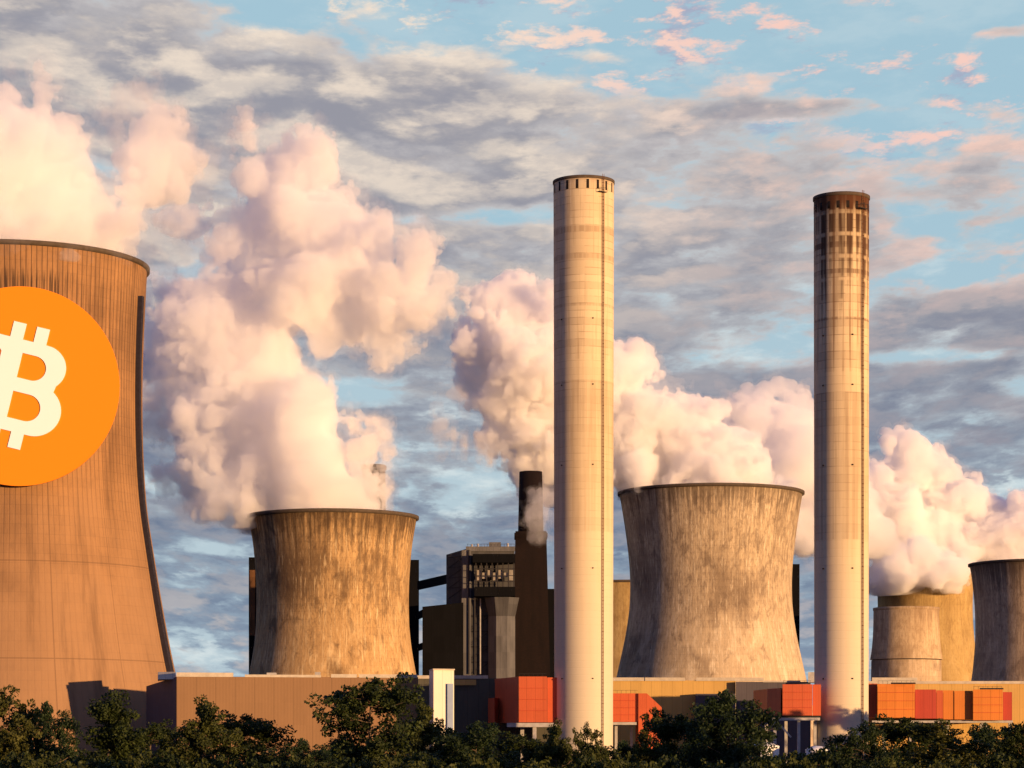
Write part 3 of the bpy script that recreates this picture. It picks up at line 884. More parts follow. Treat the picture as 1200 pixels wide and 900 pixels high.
for px, w, py0, py1 in ((549.5, .5, 645, 790), (556.5, .7, 700, 790), (563, .5, 702, 790), (601, .6, 700, 790)):
    MB().bar((X(px, Yb - 2.6), Yb - 2.6, Z(py1, Yb)), (X(px, Yb - 2.6), Yb - 2.6, Z(py0, Yb)), w).build('pipe', M_STEEL if px == 563 else M_DARKMETAL, bh)
mb = MB()
for py in (722, 740, 758, 776):
    mb.bar((X(552, Yb), Yb - 1.5, Z(py, Yb)), (X(574, Yb), Yb - 1.5, Z(py, Yb)), .35)
    mb.bar((X(552, Yb), Yb - 1.5, Z(py + 16, Yb)), (X(574, Yb), Yb - 1.5, Z(py, Yb)), .22)
mb.build('pipe_rack', M_DARKMETAL, bh)
mb = MB()
for k in range(15):
    px = 548 + k * 3.9
    mb.bar((X(px, Yb), Yb + .4, Z(640.5, Yb)), (X(px, Yb), Yb + .4, Z(637.5, Yb)), .12)
mb.bar((X(547, Yb), Yb + .4, Z(637.5, Yb)), (X(603, Yb), Yb + .4, Z(637.5, Yb)), .14)
mb.build('roof_railing', M_DARKMETAL, bh)
for px, py in ((553, 637), (560, 636), (595, 635.5)):
    MB().lathe([(.5, 0), (.5, Z(py, Yb) - Z(643, Yb)), (.01, Z(py, Yb) - Z(643, Yb))], 12).build('roof_vent', M_STEEL, bh).location = (X(px, Yb + 5), Yb + 5, Z(643, Yb))
mb = MB()
for k in range(4):
    z0_, z1_ = Z(700 - k * 12, Yb), Z(688 - k * 12, Yb)
    mb.bar((X(526, Yb + 11), Yb + 8, z0_), (X(545, Yb), Yb - 1.2, z1_), .3)
    mb.bar((X(526, Yb + 11), Yb + 8, z1_), (X(545, Yb), Yb - 1.2, z1_), .3)
mb.build('outside_stair', M_DARKMETAL, bh)
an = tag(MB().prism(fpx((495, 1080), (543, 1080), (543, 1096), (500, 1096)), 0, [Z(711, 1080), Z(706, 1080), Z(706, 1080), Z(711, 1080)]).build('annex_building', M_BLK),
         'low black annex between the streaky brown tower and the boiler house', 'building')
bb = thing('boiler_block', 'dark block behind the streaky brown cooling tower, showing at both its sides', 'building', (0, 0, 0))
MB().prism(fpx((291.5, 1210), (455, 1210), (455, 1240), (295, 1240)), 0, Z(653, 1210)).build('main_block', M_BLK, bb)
MB().prism(fpx((470, 1200), (491, 1200), (491, 1215), (470, 1215)), 0, Z(656, 1200)).build('lift_shaft', M_BLK, bb)
MB().prism(fpx((292.5, 1209.6), (299, 1209.6), (299, 1209.9), (292.5, 1209.9)), Z(745, 1210), Z(668, 1210)).build('wall_panel', M_BRN, bb)
cb = thing('conveyor_bridge', 'dark conveyor bridges spanning from the lift shaft to the boiler house', 'bridge', (0, 0, 0))
for (pa, pb, y0, y1) in ((489, 525, 686, 676), (489, 503, 722, 713), (489, 503, 760, 752)):
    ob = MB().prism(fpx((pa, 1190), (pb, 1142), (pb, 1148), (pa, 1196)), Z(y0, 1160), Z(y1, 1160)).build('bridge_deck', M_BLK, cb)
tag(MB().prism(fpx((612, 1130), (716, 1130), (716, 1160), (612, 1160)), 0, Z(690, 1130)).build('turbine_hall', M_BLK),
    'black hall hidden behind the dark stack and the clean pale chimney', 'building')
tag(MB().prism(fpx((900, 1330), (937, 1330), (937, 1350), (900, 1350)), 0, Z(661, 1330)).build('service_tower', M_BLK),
    'slim black service tower peeping out right of the mottled cooling tower', 'building')
fs = thing('far_stack', 'short dark stack top poking out of the steam above the streaky brown tower', 'chimney', (X(438, 1170), 1170, 0))
MB().lathe([(L(16, 1170), 0), (L(13.5, 1170), Z(545, 1170)), (L(10, 1170), Z(545, 1170)), (L(10, 1170), Z(580, 1170))], 40).build('shaft', M_BRK, fs)
MB().lathe([(L(13.8, 1170), Z(551, 1170)), (L(15, 1170), Z(550, 1170)), (L(15, 1170), Z(546, 1170)), (L(13, 1170), Z(546, 1170))], 40).build('rim', M_BRK, fs)

# ------------------------------------------------------------------ halls along the front
M_TAN = cladding('tan_cladding', (0.235, 0.135, 0.068), 1.0, 0.03, 0.6, 0.12, 6.0)
M_MUS = cladding('mustard_cladding', (0.50, 0.315, 0.10), 1.0, 0.05, 0.6, 0.15, 4.0)
M_OLV = cladding('olive_grey_cladding', (0.085, 0.08, 0.06), 1.0, 0.08, 0.6, 0.2, 4.0)
M_SHD = cladding('shade_toned_cladding', (0.085, 0.075, 0.085), 1.0, 0.06, 0.6, 0.15, 4.0)  # dark wall colour with the shade put into it
M_CRM = cladding('cream_cladding', (0.66, 0.60, 0.49), 0.8, 0.04, 0.5, 0.08, 3.0)
M_RED = cladding('red_orange_cladding', (0.47, 0.10, 0.040), 0.8, 0.05, 0.5, 0.12, 3.0)
M_RDK = cladding('deep_red_cladding', (0.38, 0.058, 0.036), 0.8, 0.05, 0.5, 0.12, 3.0)
M_ORG = cladding('orange_cladding', (0.55, 0.18, 0.035), 0.8, 0.08, 0.5, 0.15, 3.0)

lh = thing('long_hall', 'long tan hall in front of the streaky brown tower, nearest the left tower', 'building', (0, 0, 0))
fp = fpx((207, 765), (490, 778), (486, 815), (172, 800))
MB().prism([(fp[3][0] - .15, fp[3][1] - .06), (fp[0][0] - .15, fp[0][1] + .3), (fp[0][0] + .2, fp[0][1] + .45), (fp[3][0] + .2, fp[3][1] + .1)], 0, [Z(804, 800) - .05, Z(793, 765) - .05, Z(793, 765) - .05, Z(804, 800) - .05]).build('end_wall', M_SHD, lh)  # shade of the end face is put into its cladding colour
MB().prism(fp, 0, [Z(793, 765), Z(793.5, 778), Z(803, 815), Z(804, 800)]).build('walls', M_TAN, lh)
for (pa, pb) in ((207, 273), (287, 376), (388, 418), (421, 489)):
    f = lambda px: 765 + (px - 207) / (490 - 207) * 13
    MB().prism([(X(pa, f(pa)), f(pa) - .25), (X(pb, f(pb)), f(pb) - .25), (X(pb, f(pb)), f(pb) + 1.2), (X(pa, f(pa)), f(pa) + 1.2)], Z(793.6, 770), Z(788.6 + (pa % 3), 770)).build('roof_edge', M_FLASH, lh)
MB().prism(fpx((185, 772), (206, 768), (206, 776), (185, 790)), Z(797, 780), Z(788, 775)).build('roof_light', M_CRM, lh)
for px, w, hgt in ((318, 3.0, 0.6), (372, 1.6, 0.8)):
    xq = X(px, 788)
    MB().box(xq - w / 2, xq + w / 2, 788, 790, Z(799, 788), Z(790.5, 788) + hgt).build('roof_vent', M_STEEL, lh)
wb = thing('stair_block', 'bright cream stair block between the long tan hall and a dark hall', 'building', (0, 0, 0))
MB().prism(fpx((508, 766), (532, 769), (530, 781), (503, 778)), 0, Z(784, 766)).build('walls', M_CRM, wb)
MB().prism(fpx((524.2, 767.2), (531, 768), (531, 768.2), (524.2, 767.6)), 4, Z(801, 766)).build('glazed_strip', plain('blue_grey_glass', (0.24, 0.30, 0.42), 0.6, var=0.1), wb)
MB().prism(fpx((507.4, 765.4), (533, 768.4), (531, 782), (502.6, 779)), Z(785, 766), Z(783.6, 766)).build('roof_edge', M_FLASH, wb)
dh = thing('dark_hall', 'dark olive hall between the cream stair block and the red flue duct', 'building', (0, 0, 0))
MB().prism(fpx((484, 905), (660, 905), (660, 930), (484, 930)), 0, Z(795, 905)).build('walls', M_OLV, dh)
MB().prism(fpx((486, 904.6), (572, 904.6), (572, 906), (486, 906)), Z(795.3, 905), Z(791.5, 905)).build('roof_edge', M_FLASH, dh)
MB().prism(fpx((533, 904.0), (558, 904.0), (554, 904.5), (533, 904.5)), Z(803, 905), Z(796.5, 905)).build('wall_panel', M_MUS, dh)

mh = thing('mustard_hall', 'mustard coloured hall below the mottled cooling tower', 'building', (0, 0, 0))
MB().prism(fpx((690, 950), (862, 950), (862, 990), (690, 990)), 0, Z(797.5, 950)).build('walls', M_MUS, mh)
for (pa, pb) in ((690, 755), (756, 803), (816, 895)):
    MB().prism(fpx((pa, 949.4), (pb, 949.4), (pb, 951.5), (pa, 951.5)), Z(798, 950), Z(794, 950)).build('roof_edge', M_FLASH, mh)
sh = thing('shadow_hall', 'dark hall standing in for cast shadow, left of the red duct box under the mottled tower', 'building', (0, 0, 0))
MB().prism(fpx((862.3, 947), (950, 947), (950, 985), (862.3, 985)), 0, Z(799, 947)).build('walls', M_SHD, sh)  # walls coloured dark in place of the shadow on the mustard hall
MB().prism(fpx((815, 945), (862, 945), (862, 949.7), (815, 949.7)), 0, Z(813, 945)).build('shadow_wing', M_SHD, sh)  # wing added in the shape of the shadow's lower step
MB().prism(fpx((894, 946.6), (938, 946.6), (938, 948), (894, 948)), Z(799.3, 944), Z(797.2, 944)).build('roof_edge', M_FLASH, sh)  # edge of the hall added in place of the shadow
MB().prism(fpx((947, 940), (957, 940), (957, 948), (947, 948)), Z(800, 944), Z(788, 944)).build('roof_box', M_STEEL, sh)
rh = thing('right_hall', 'mustard hall behind the orange ducts at the right edge', 'building', (0, 0, 0))
MB().prism(fpx((1008, 870), (1210, 870), (1210, 890), (1008, 890)), 0, Z(801, 870)).build('walls', M_MUS, rh)
MB().prism(fpx((1008, 869.5), (1210, 869.5), (1210, 871.5), (1008, 871.5)), Z(801.4, 870), Z(798.2, 870)).build('roof_edge', M_FLASH, rh)
MB().prism(fpx((1022, 880), (1075, 880), (1075, 885), (1022, 885)), Z(801, 870), Z(794, 880)).build('roof_light', M_FLASH, rh)


def legs(root, pts, ztop, w=.8, brace=()):
    for (px, Y) in pts:
        MB().bar((X(px, Y), Y, 0), (X(px, Y), Y, ztop), w).build('leg', M_STEEL, root)
    for (a, b) in brace:
        MB().bar(a, b, .5).build('brace', M_STEEL, root)

d1 = thing('flue_duct', 'red flue duct box entering the left side of the clean chimney', 'duct', (0, 0, 0))
MB().prism(fpx((580, 905 - 8), (608, 868), (641, 868), (641, 898), (590, 903)), Z(846.5, 870), Z(793, 870)).build('duct_body', M_RED, d1)
MB().prism(fpx((641.3, 871), (653.5, 871), (653.5, 889), (641.3, 889)), Z(846.5, 870), Z(793.8, 870)).build('duct_end', M_RED, d1)
MB().prism(fpx((572, 898), (579.5, 886), (585, 893), (579, 902.5)), Z(847, 890), Z(818, 890)).build('duct_elbow', M_RED, d1)
MB().prism(fpx((594, 866.5), (653, 866.5), (653, 869), (594, 869)), Z(852, 868), Z(847.2, 868)).build('support_beam', M_STEEL, d1)
legs(d1, ((626.5, 868), (612, 880), (648, 880)), Z(852.2, 868), 1.3)
d1b = thing('flue_duct', 'red flue duct with a chamfered end leaving the right of the clean chimney', 'duct', (0, 0, 0))
MB().prism(fpx((717, 885), (748, 885), (748, 905), (717, 905)), Z(846, 885), Z(812.5, 885)).build('duct_body', M_RED, d1b)
mb = MB()
prof = [(748.2, 880), (748.2, 812.5), (758, 812.5), (775.5, 829), (775.5, 880)]
A = [(X(p, 884), 884, max(0, Z(q, 884))) for p, q in prof]; B = [(a[0], 906, a[2]) for a in A]
mb.face(list(reversed(A)), [(a[0], a[2]) for a in reversed(A)]); mb.face(B, [(a[0], a[2]) for a in B])
for i in range(5):
    j = (i + 1) % 5
    mb.face([A[i], A[j], B[j], B[i]], [(0, A[i][2]), (0, A[j][2]), (22, A[j][2]), (22, A[i][2])])
mb.build('duct_drop', M_RED, d1b)
MB().prism(fpx((718, 884.4), (746, 884.4), (746, 887), (718, 887)), Z(849.4, 885), Z(846.3, 885)).build('support_beam', M_STEEL, d1b)
legs(d1b, ((722, 890), (740, 890)), Z(849.6, 885), 1.0)
d2 = thing('flue_duct', 'orange red duct box on a steel frame left of the sooty chimney', 'duct', (0, 0, 0))
MB().prism(fpx((917, 741), (952, 741), (952, 765), (926, 765)), Z(838.5, 742), Z(802, 742)).build('duct_body', M_RED, d2)
MB().prism(fpx((952.3, 743), (962, 743), (962, 752), (952.3, 752)), Z(838.5, 742), Z(802, 742)).build('duct_end', M_RED, d2)
MB().prism(fpx((900, 757), (915, 748), (922, 763), (905, 768)), Z(838, 745), Z(806, 745)).build('duct_elbow', M_RED, d2)
MB().prism(fpx((883, 790), (899.3, 768), (904.5, 774), (892, 796)), Z(838, 765), Z(807, 765)).build('duct_tail', M_RED, d2)
MB().prism(fpx((905, 741.5), (961, 741.5), (961, 744), (905, 744)), Z(844.2, 742), Z(841, 742)).build('support_beam', M_STEEL, d2)
MB().prism(fpx((899, 745), (962, 745), (962, 764), (910, 764)), Z(840.9, 742), Z(838.7, 742)).build('duct_base', M_DARKMETAL, d2)
legs(d2, ((908, 742.8), (936, 742.8), (898, 756), (955, 756), (921, 760)), Z(844.3, 742), .9,
     (((X(911, 743), 743, Z(846, 743)), (X(927, 743), 743, Z(864, 743))),))
d3 = thing('flue_duct', 'row of joined orange and red duct boxes on legs, right of the sooty chimney', 'duct', (0, 0, 0))
for (pa, pb, y0, y1, Ya, mt, nm) in ((1013, 1028, 841, 801, 854, M_RED, 'duct_body'), (1028.3, 1072, 841, 801.5, 847, M_ORG, 'duct_body'),
                                     (1072.3, 1097, 842, 808, 849.1, M_RDK, 'duct_body'), (1097.3, 1105, 842, 809, 849.3, M_RED, 'duct_body'),
                                     (1105.3, 1118, 843, 809, 849.5, M_ORG, 'duct_body'), (1118.3, 1140, 843, 809.5, 849.2, M_ORG, 'duct_body'),
                                     (1140.3, 1175, 844, 808, 847, M_ORG, 'duct_body'), (1175.3, 1186, 844, 811, 851, M_RDK, 'duct_body')):
    MB().prism(fpx((pa, Ya), (pb, Ya), (pb, 867), (pa, 867)), Z(y0, Ya), Z(y1, Ya)).build(nm, mt, d3)
for (pa, pb, py, q) in ((1044, 1073, 800.7, 846), (1148, 1176, 807, 846)):
    MB().prism(fpx((pa, q), (pb, q), (pb, q + 3), (pa, q + 3)), Z(py + .7, 847), Z(py - .8, 847)).build('cover_plate', M_DARKMETAL, d3)
MB().prism(fpx((1022, 850), (1187, 850), (1187, 853), (1022, 853)), Z(847, 850), Z(844.4, 850)).build('support_beam', M_STEEL, d3)
legs(d3, ((1183.5, 850), (1150, 860), (1110, 860), (1066, 860), (1036, 860)), Z(847.2, 850), 1.0,
     (((X(1152, 852), 852, Z(847, 852)), (X(1163, 852), 852, Z(860, 852))), ((X(1140, 852), 852, Z(858, 852)), (X(1152, 852), 852, Z(847, 852)))))

def duct_trim(root, pa, pb, Yd, ptop, pbot):
    # flange ribs, walkway rail and handrail on a duct front
    q = MB()
    for i in range(1, 4):
        z_ = Z(pbot, Yd) + (Z(ptop, Yd) - Z(pbot, Yd)) * i / 4
        q.box(X(pa, Yd) + .1, X(pb, Yd) - .1, Yd - .28, Yd - .02, z_ - .05, z_ + .05)
    q.build('flange_rib', M_RDK, root)
    q = MB(); zt_ = Z(ptop, Yd); x_ = X(pa, Yd) + .3
    q.bar((X(pa, Yd) + .2, Yd + .4, zt_ + 1.1), (X(pb, Yd) - .2, Yd + .4, zt_ + 1.1), .09)
    while x_ < X(pb, Yd):
        q.bar((x_, Yd + .4, zt_ - .1), (x_, Yd + .4, zt_ + 1.1), .08); x_ += 1.6
    q.build('handrail', M_DARKMETAL, root)
duct_trim(d1, 608, 641, 868, 793, 846)
duct_trim(d1b, 717, 748, 885, 812.5, 846)
duct_trim(d2, 917, 952, 741, 802, 838)
duct_trim(d3, 1028.3, 1072, 847, 801.5, 841)
duct_trim(d3, 1140.3, 1175, 847, 808, 844)

# lamp mast / line pole
def pole(label, px, Y, top, arms):
    r = thing('utility_pole', label, 'pole', (X(px, Y), Y, 0))
    MB().lathe([(.28, 0), (.17, Z(top, Y)), (0.01, Z(top, Y))], 16).build('mast', M_STEEL, r)
    for (py, a, b) in arms:
        MB().bar((L(a, Y), -.25, Z(py, Y)), (L(b, Y), -.25, Z(py, Y)), .22).build('crossarm', M_STEEL, r)
        for q in (a, b):
            MB().lathe([(.12, Z(py, Y)), (.16, Z(py, Y) + .3), (.08, Z(py, Y) + .8), (.01, Z(py, Y) + .8)], 10, L(q * .9, Y), -.25).build('insulator', M_WHITE, r)
pole('grey line pole with two crossarms among trees below the sooty chimney', 1024.5, 420, 851, ((858, -7, 9), (881, -6, 14)))

# white storage tanks seen through the leaves below the duct box
def tank(label, px, Y, rpx, top):
    r = thing('storage_tank', label, 'tank', (X(px, Y), Y, 0), group='white storage tanks below the sooty chimney')
    rr = L(rpx, Y); zt = Z(top, Y)
    MB().lathe([(rr, 0), (rr, zt - 1.2)], 40).build('shell', M_WHITE, r)
    MB().lathe([(rr + .12, zt - 1.25), (rr + .12, zt - 1.1), (rr * .8, zt - .55), (rr * .45, zt - .12), (0.02, zt)], 40).build('roof', M_WHITE, r)
    q = MB()
    for d in (-.25, .25):
        q.bar((rr * .5 + d, -rr * .9, 0), (rr * .5 + d, -rr * .9, zt - .3), .09)
    for k in range(int(zt / .5)):
        q.bar((rr * .5 - .25, -rr * .9, .3 + k * .5), (rr * .5 + .25, -rr * .9, .3 + k * .5), .07)
    q.build('ladder', M_STEEL, r)
tank('wider white tank left of the steel frame, glinting behind the leaves', 896, 700, 17, 870)
tank('smaller white tank at the foot of the sooty chimney, glinting behind the leaves', 957, 690, 13, 874)

# ------------------------------------------------------------------ steam
def lattice(rng, n=32):
    return rng.random((n, n, n)).astype(np.float32) * 2 - 1

def vnoise(P, lat):
    """smooth value noise on a periodic lattice, P in lattice units (…,3)"""
    n = lat.shape[0]
    i = np.floor(P).astype(np.int32)
    f = (P - i).astype(np.float32)
    f = f * f * f * (f * (f * 6 - 15) + 10)
    i0 = i % n; i1 = (i0 + 1) % n
    x0, y0, z0 = i0[..., 0], i0[..., 1], i0[..., 2]
    x1, y1, z1 = i1[..., 0], i1[..., 1], i1[..., 2]
    fx, fy, fz = f[..., 0], f[..., 1], f[..., 2]
    a = lat[x0, y0, z0] * (1 - fx) + lat[x1, y0, z0] * fx
    b = lat[x0, y1, z0] * (1 - fx) + lat[x1, y1, z0] * fx
    c = lat[x0, y0, z1] * (1 - fx) + lat[x1, y0, z1] * fx
    d = lat[x0, y1, z1] * (1 - fx) + lat[x1, y1, z1] * fx
    return (a * (1 - fy) + b * fy) * (1 - fz) + (c * (1 - fy) + d * fy) * fz


def surface_nets(Fd, org, h):
    ins = Fd > 0
    nx, ny, nz = Fd.shape
    cs = np.zeros((nx - 1, ny - 1, nz - 1), np.int8)
    for i in (0, 1):
        for j in (0, 1):
            for k in (0, 1):
                cs += ins[i:nx - 1 + i, j:ny - 1 + j, k:nz - 1 + k]
    mixed = (cs > 0) & (cs < 8)
    idx = -np.ones(mixed.shape, np.int64)
    cells = np.argwhere(mixed)
    idx[mixed] = np.arange(len(cells))
    acc = np.zeros((len(cells), 3)); cnt = np.zeros(len(cells))
    ci, cj, ck = cells.T
    corners = [(a, b, c) for a in (0, 1) for b in (0, 1) for c in (0, 1)]
    for a in corners:
        for ax in range(3):
            if a[ax] == 1: continue
            b = list(a); b[ax] = 1
            fa = Fd[ci + a[0], cj + a[1], ck + a[2]]; fb = Fd[ci + b[0], cj + b[1], ck + b[2]]
            s = (fa > 0) != (fb > 0)
            t = np.where(s, fa / np.where(s, fa - fb, 1), 0)
            p = np.tile(np.array(a, float), (len(cells), 1)); p[:, ax] += t
            acc[s] += p[s]; cnt[s] += 1
    V = (cells + acc / cnt[:, None]) * h + np.array(org)
    Q = []
    for ax in range(3):
        o1, o2 = [q for q in range(3) if q != ax]
        sl_a = [slice(None)] * 3; sl_b = [slice(None)] * 3
        sl_a[ax] = slice(0, -1); sl_b[ax] = slice(1, None)
        A = ins[tuple(sl_a)]; B = ins[tuple(sl_b)]
        E = np.argwhere(A != B)
        E = E[(E[:, o1] > 0) & (E[:, o2] > 0) & (E[:, o1] < Fd.shape[o1] - 1) & (E[:, o2] < Fd.shape[o2] - 1)]
        def cell(d1, d2):
            c = E.copy(); c[:, o1] += d1; c[:, o2] += d2
            return idx[c[:, 0], c[:, 1], c[:, 2]]
        q = np.stack([cell(-1, -1), cell(0, -1), cell(0, 0), cell(-1, 0)], 1)
        flip = A[E[:, 0], E[:, 1], E[:, 2]]
        if ax == 1: flip = ~flip
        q[~flip] = q[~flip][:, ::-1]
        Q.append(q)
    return V, np.concatenate(Q)


def hull_object(name, Fd, org, h, mat, parent=None):
    V, Q = surface_nets(Fd, org, h)
    # drop tiny detached specks
    par = np.arange(len(V))
    for _ in range(60):
        m = par[Q].min(1)
        new = par.copy()
        for k in range(4):
            np.minimum.at(new, Q[:, k], m)
        new = new[new]
        if np.array_equal(new, par): break
        par = new
    size = np.bincount(par, minlength=len(V))
    keep = size[par] > 700
    remap = np.cumsum(keep) - 1
    Q = remap[Q[keep[Q].all(1)]]; V = V[keep]
    me = bpy.data.meshes.new(name)
    me.vertices.add(len(V)); me.vertices.foreach_set('co', V.astype(np.float32).ravel())
    me.loops.add(len(Q) * 4); me.loops.foreach_set('vertex_index', Q.astype(np.int32).ravel())
    me.polygons.add(len(Q)); me.polygons.foreach_set('loop_start', np.arange(0, len(Q) * 4, 4, dtype=np.int32))
    me.update(calc_edges=True); me.validate()
    me.materials.append(mat)
    o = bpy.data.objects.new(name, me)
    COL.objects.link(o)
    if parent: o.parent = parent
    return o, len(V)


def plume(label, Y, blobs, h, seed, amp, core_density, veil_density, smooth=5.0, veil=4.0, core_in=2.0, cut_z=None, warp=6.0, holes=(), lam0=26.0, grow=1.0, drift=0.0, axis=0.0):
    """blobs: (px, py, radius px, depth offset m, softness)"""
    rng = np.random.default_rng(seed)
    blobs = [(b[0], b[1], b[2] * grow, b[3] + drift * (axis - b[0])) for b in blobs]
    C = np.array([[X(b[0], Y + b[3]), Y + b[3], Z(b[1], Y + b[3])] for b in blobs])
    Rr = np.array([L(b[2], Y + b[3]) for b in blobs])
    pad = amp + veil + 4
    lo = (C - Rr[:, None]).min(0) - pad; hi = (C + Rr[:, None]).max(0) + pad
    dims = np.ceil((hi - lo) / h).astype(int) + 1
    gx, gy, gz = (lo[k] + np.arange(dims[k]) * h for k in range(3))
    Px, Py, Pz = np.meshgrid(gx.astype(np.float32), gy.astype(np.float32), gz.astype(np.float32), indexing='ij')
    P = np.stack([Px, Py, Pz], -1)
    lats = [lattice(rng) for _ in range(4)]
    if warp:
        W = np.stack([vnoise(P / 22.0 + k * 7.3, lats[k]) for k in range(3)], -1)
        PW = P + W * warp
    else:
        PW = P
    S = np.zeros(Px.shape, np.float32)
    for c, r in zip(C, Rr):
        dd = np.sqrt(((PW - c.astype(np.float32)) ** 2).sum(-1))
        S += np.exp(np.clip((r * 0.93 - dd) / smooth, -20, 20))
    D = smooth * np.log(S + 1e-9)
    for (hx, hy, hr) in holes:
        # a gap right through the steam along the line of the wind-blown rolls
        ddx = PW[..., 0] - X(hx, Y) * PW[..., 1] / Y; ddz = PW[..., 2] - (CZ + (HZ - hy) / F * PW[..., 1])
        D = np.minimum(D, np.sqrt(ddx * ddx + ddz * ddz) - L(hr, Y))
    near = np.abs(D) < amp * 2.2 + veil + 3
    B = np.zeros(Px.shape, np.float32); Fn = np.zeros(Px.shape, np.float32)
    Q = P[near]
    b = np.zeros(len(Q), np.float32); f = np.zeros(len(Q), np.float32)
    lam, a = lam0, 1.0
    for o in range(6):
        nv = vnoise(Q / lam + o * 3.7, lats[o % 4])
        b += a * (np.abs(nv) * 2.2 - 0.62)
        lam *= 0.5; a *= 0.68
        if lam < h * 2: break
    lam, a = 12.0, 1.0
    for o in range(4):
        f += a * vnoise(Q / lam + 11 + o * 5.1, lats[(o + 1) % 4])
        lam *= 0.48; a *= 0.6
    B[near] = b; Fn[near] = f
    Dn = D + amp * B
    core = Dn - core_in + Fn * 1.0
    out = Dn + veil * 0.35 + Fn * veil
    for A in (core, out):
        A[0] = A[-1] = -1; A[:, 0] = A[:, -1] = -1; A[:, :, 0] = A[:, :, -1] = -1
        if cut_z is not None:
            A[:, :, gz < cut_z] = -1
    ov, nv1 = hull_object('steam_plume', out, lo, h, steam_mat('steam_veil', veil_density))
    tag(ov, label, 'steam', group='steam plumes of the power station')
    oc, nv2 = hull_object('steam_core', core, lo, h, steam_mat('steam_dense', core_density), ov)
    print('plume', seed, dims, nv1, nv2)
    return ov


plume('cream steam billowing from the left tower', 850,
      [(20, 290, 125, 0), (70, 280, 80, -8), (120, 272, 44, -10), (-60, 260, 120, 0), (30, 210, 82, 0), (-30, 190, 80, 0), (85, 225, 52, -6),
       (20, 160, 40, -2), (65, 180, 40, 0), (145, 258, 22, 6), (160, 225, 20, 10), (150, 190, 20, 12), (185, 188, 27, 14), (208, 218, 18, 14), (214, 242, 12, 14), (175, 235, 16, 12), (152, 275, 22, 4), (135, 250, 26, 4)],
      0.78, 11, 7.0, 0.13, 0.014, veil=6.0, smooth=2.5, cut_z=Z(330, 850), lam0=30, warp=7, holes=((137, 205, 8), (115, 190, 12), (172, 214, 5)))
plume('thin pinkish puff of steam floating free above the left tower steam', 870,
      [(165, 140, 20, 18), (187, 150, 17, 18), (147, 155, 13, 18), (165, 116, 13, 18), (200, 165, 8, 18), (143, 128, 10, 18)],
      0.7, 13, 5.5, 0.030, 0.016, smooth=1.5, veil=3.5, lam0=16, holes=((172, 150, 9), (160, 130, 5)))
plume('soft peach steam from the streaky brown tower drifting left and up', 1060,
      [(385, 606, 80, 0), (330, 575, 50, -4), (412, 606, 36, 0), (300, 550, 66, -4), (360, 530, 58, 0), (265, 510, 60, 0), (300, 455, 70, 0), (225, 430, 60, 0), (330, 490, 60, -10),
       (205, 370, 50, 4), (265, 390, 66, 4), (205, 550, 34, 6), (255, 588, 30, -6), (225, 575, 22, 0), (345, 320, 62, 4), (400, 345, 58, 4), (300, 270, 58, 4), (340, 225, 46, 2), (300, 200, 34, 0), (312, 172, 14, 0),
       (370, 270, 42, 4), (425, 318, 46, 4), (455, 338, 44, 2), (468, 350, 30, 4), (440, 372, 36, 6), (455, 386, 28, 10), (400, 300, 44, 4), (258, 245, 28, 0), (368, 212, 24, 2), (190, 480, 36, 8), (185, 400, 46, 8), (250, 330, 26, 0), (290, 320, 50, 10)],
      0.78, 23, 7.0, 0.12, 0.013, smooth=2.5, cut_z=Z(622, 1060), veil=6.5, warp=10, lam0=29, grow=1.06, drift=0.12, axis=390,
      holes=((258, 318, 12), (329, 351, 15), (300, 362, 9), (412, 430, 20), (450, 480, 34), (425, 505, 26), (480, 560, 30), (445, 540, 24), (462, 575, 16), (222, 548, 10), (232, 290, 14)))
plume('crisp pale steam boiling from the mottled tower, passing behind the clean chimney', 1200,
      [(833, 576, 84, 0), (770, 556, 54, 0), (880, 574, 38, 0), (800, 526, 56, -4), (850, 536, 44, -4), (740, 505, 58, 0), (780, 486, 42, -8), (830, 496, 36, -8), (700, 475, 58, 0), (730, 432, 32, -6), (748, 428, 20, -6),
       (650, 440, 66, 0), (640, 500, 56, 6), (605, 405, 58, 0), (640, 388, 42, -4), (576, 402, 38, 0), (590, 358, 27, -4), (566, 374, 22, -4), (565, 430, 26, 0), (585, 460, 46, 0), (610, 520, 36, 8), (640, 548, 40, 14), (578, 508, 20, 4), (603, 343, 15, -4)],
      0.8, 37, 5.5, 0.24, 0.018, smooth=2.5, cut_z=Z(590, 1200), veil=3.5, warp=5, lam0=28)
plume('dull peach steam behind the mottled tower, left of the sooty chimney', 1480,
      [(900, 505, 48, 0), (880, 485, 32, 0), (930, 505, 40, 0), (950, 545, 56, 0), (900, 560, 56, 0), (870, 590, 46, 0), (960, 600, 50, 0), (925, 620, 38, 0), (895, 468, 20, 0), (980, 560, 56, 0), (1000, 610, 46, 0)],
      1.4, 41, 6.0, 0.11, 0.012, smooth=3.5, lam0=34)
plume('pink cream steam hiding the rim of the yellowish tower at the right', 1600,
      [(1084, 660, 50, 0), (1050, 656, 42, -6), (1062, 668, 20, -36), (1112, 672, 17, -34), (1085, 664, 18, -38), (1074, 670, 20, -37), (1097, 671, 18, -38), (1050, 668, 18, -36), (1130, 664, 16, -20), (1038, 672, 16, -30), (1050, 612, 54, 0), (1110, 642, 42, -4), (1030, 585, 42, 0), (1070, 558, 38, 0), (1055, 532, 28, 0), (1090, 546, 28, 0), (1110, 602, 42, 0), (1145, 592, 30, 0), (1160, 627, 42, 0),
       (1190, 618, 38, 0), (1180, 592, 16, 0), (1220, 620, 46, 0), (1250, 640, 46, 0), (1190, 652, 34, 0), (1000, 610, 46, 0)],
      1.3, 53, 6.5, 0.22, 0.016, smooth=3.5, cut_z=Z(700, 1600), lam0=36)
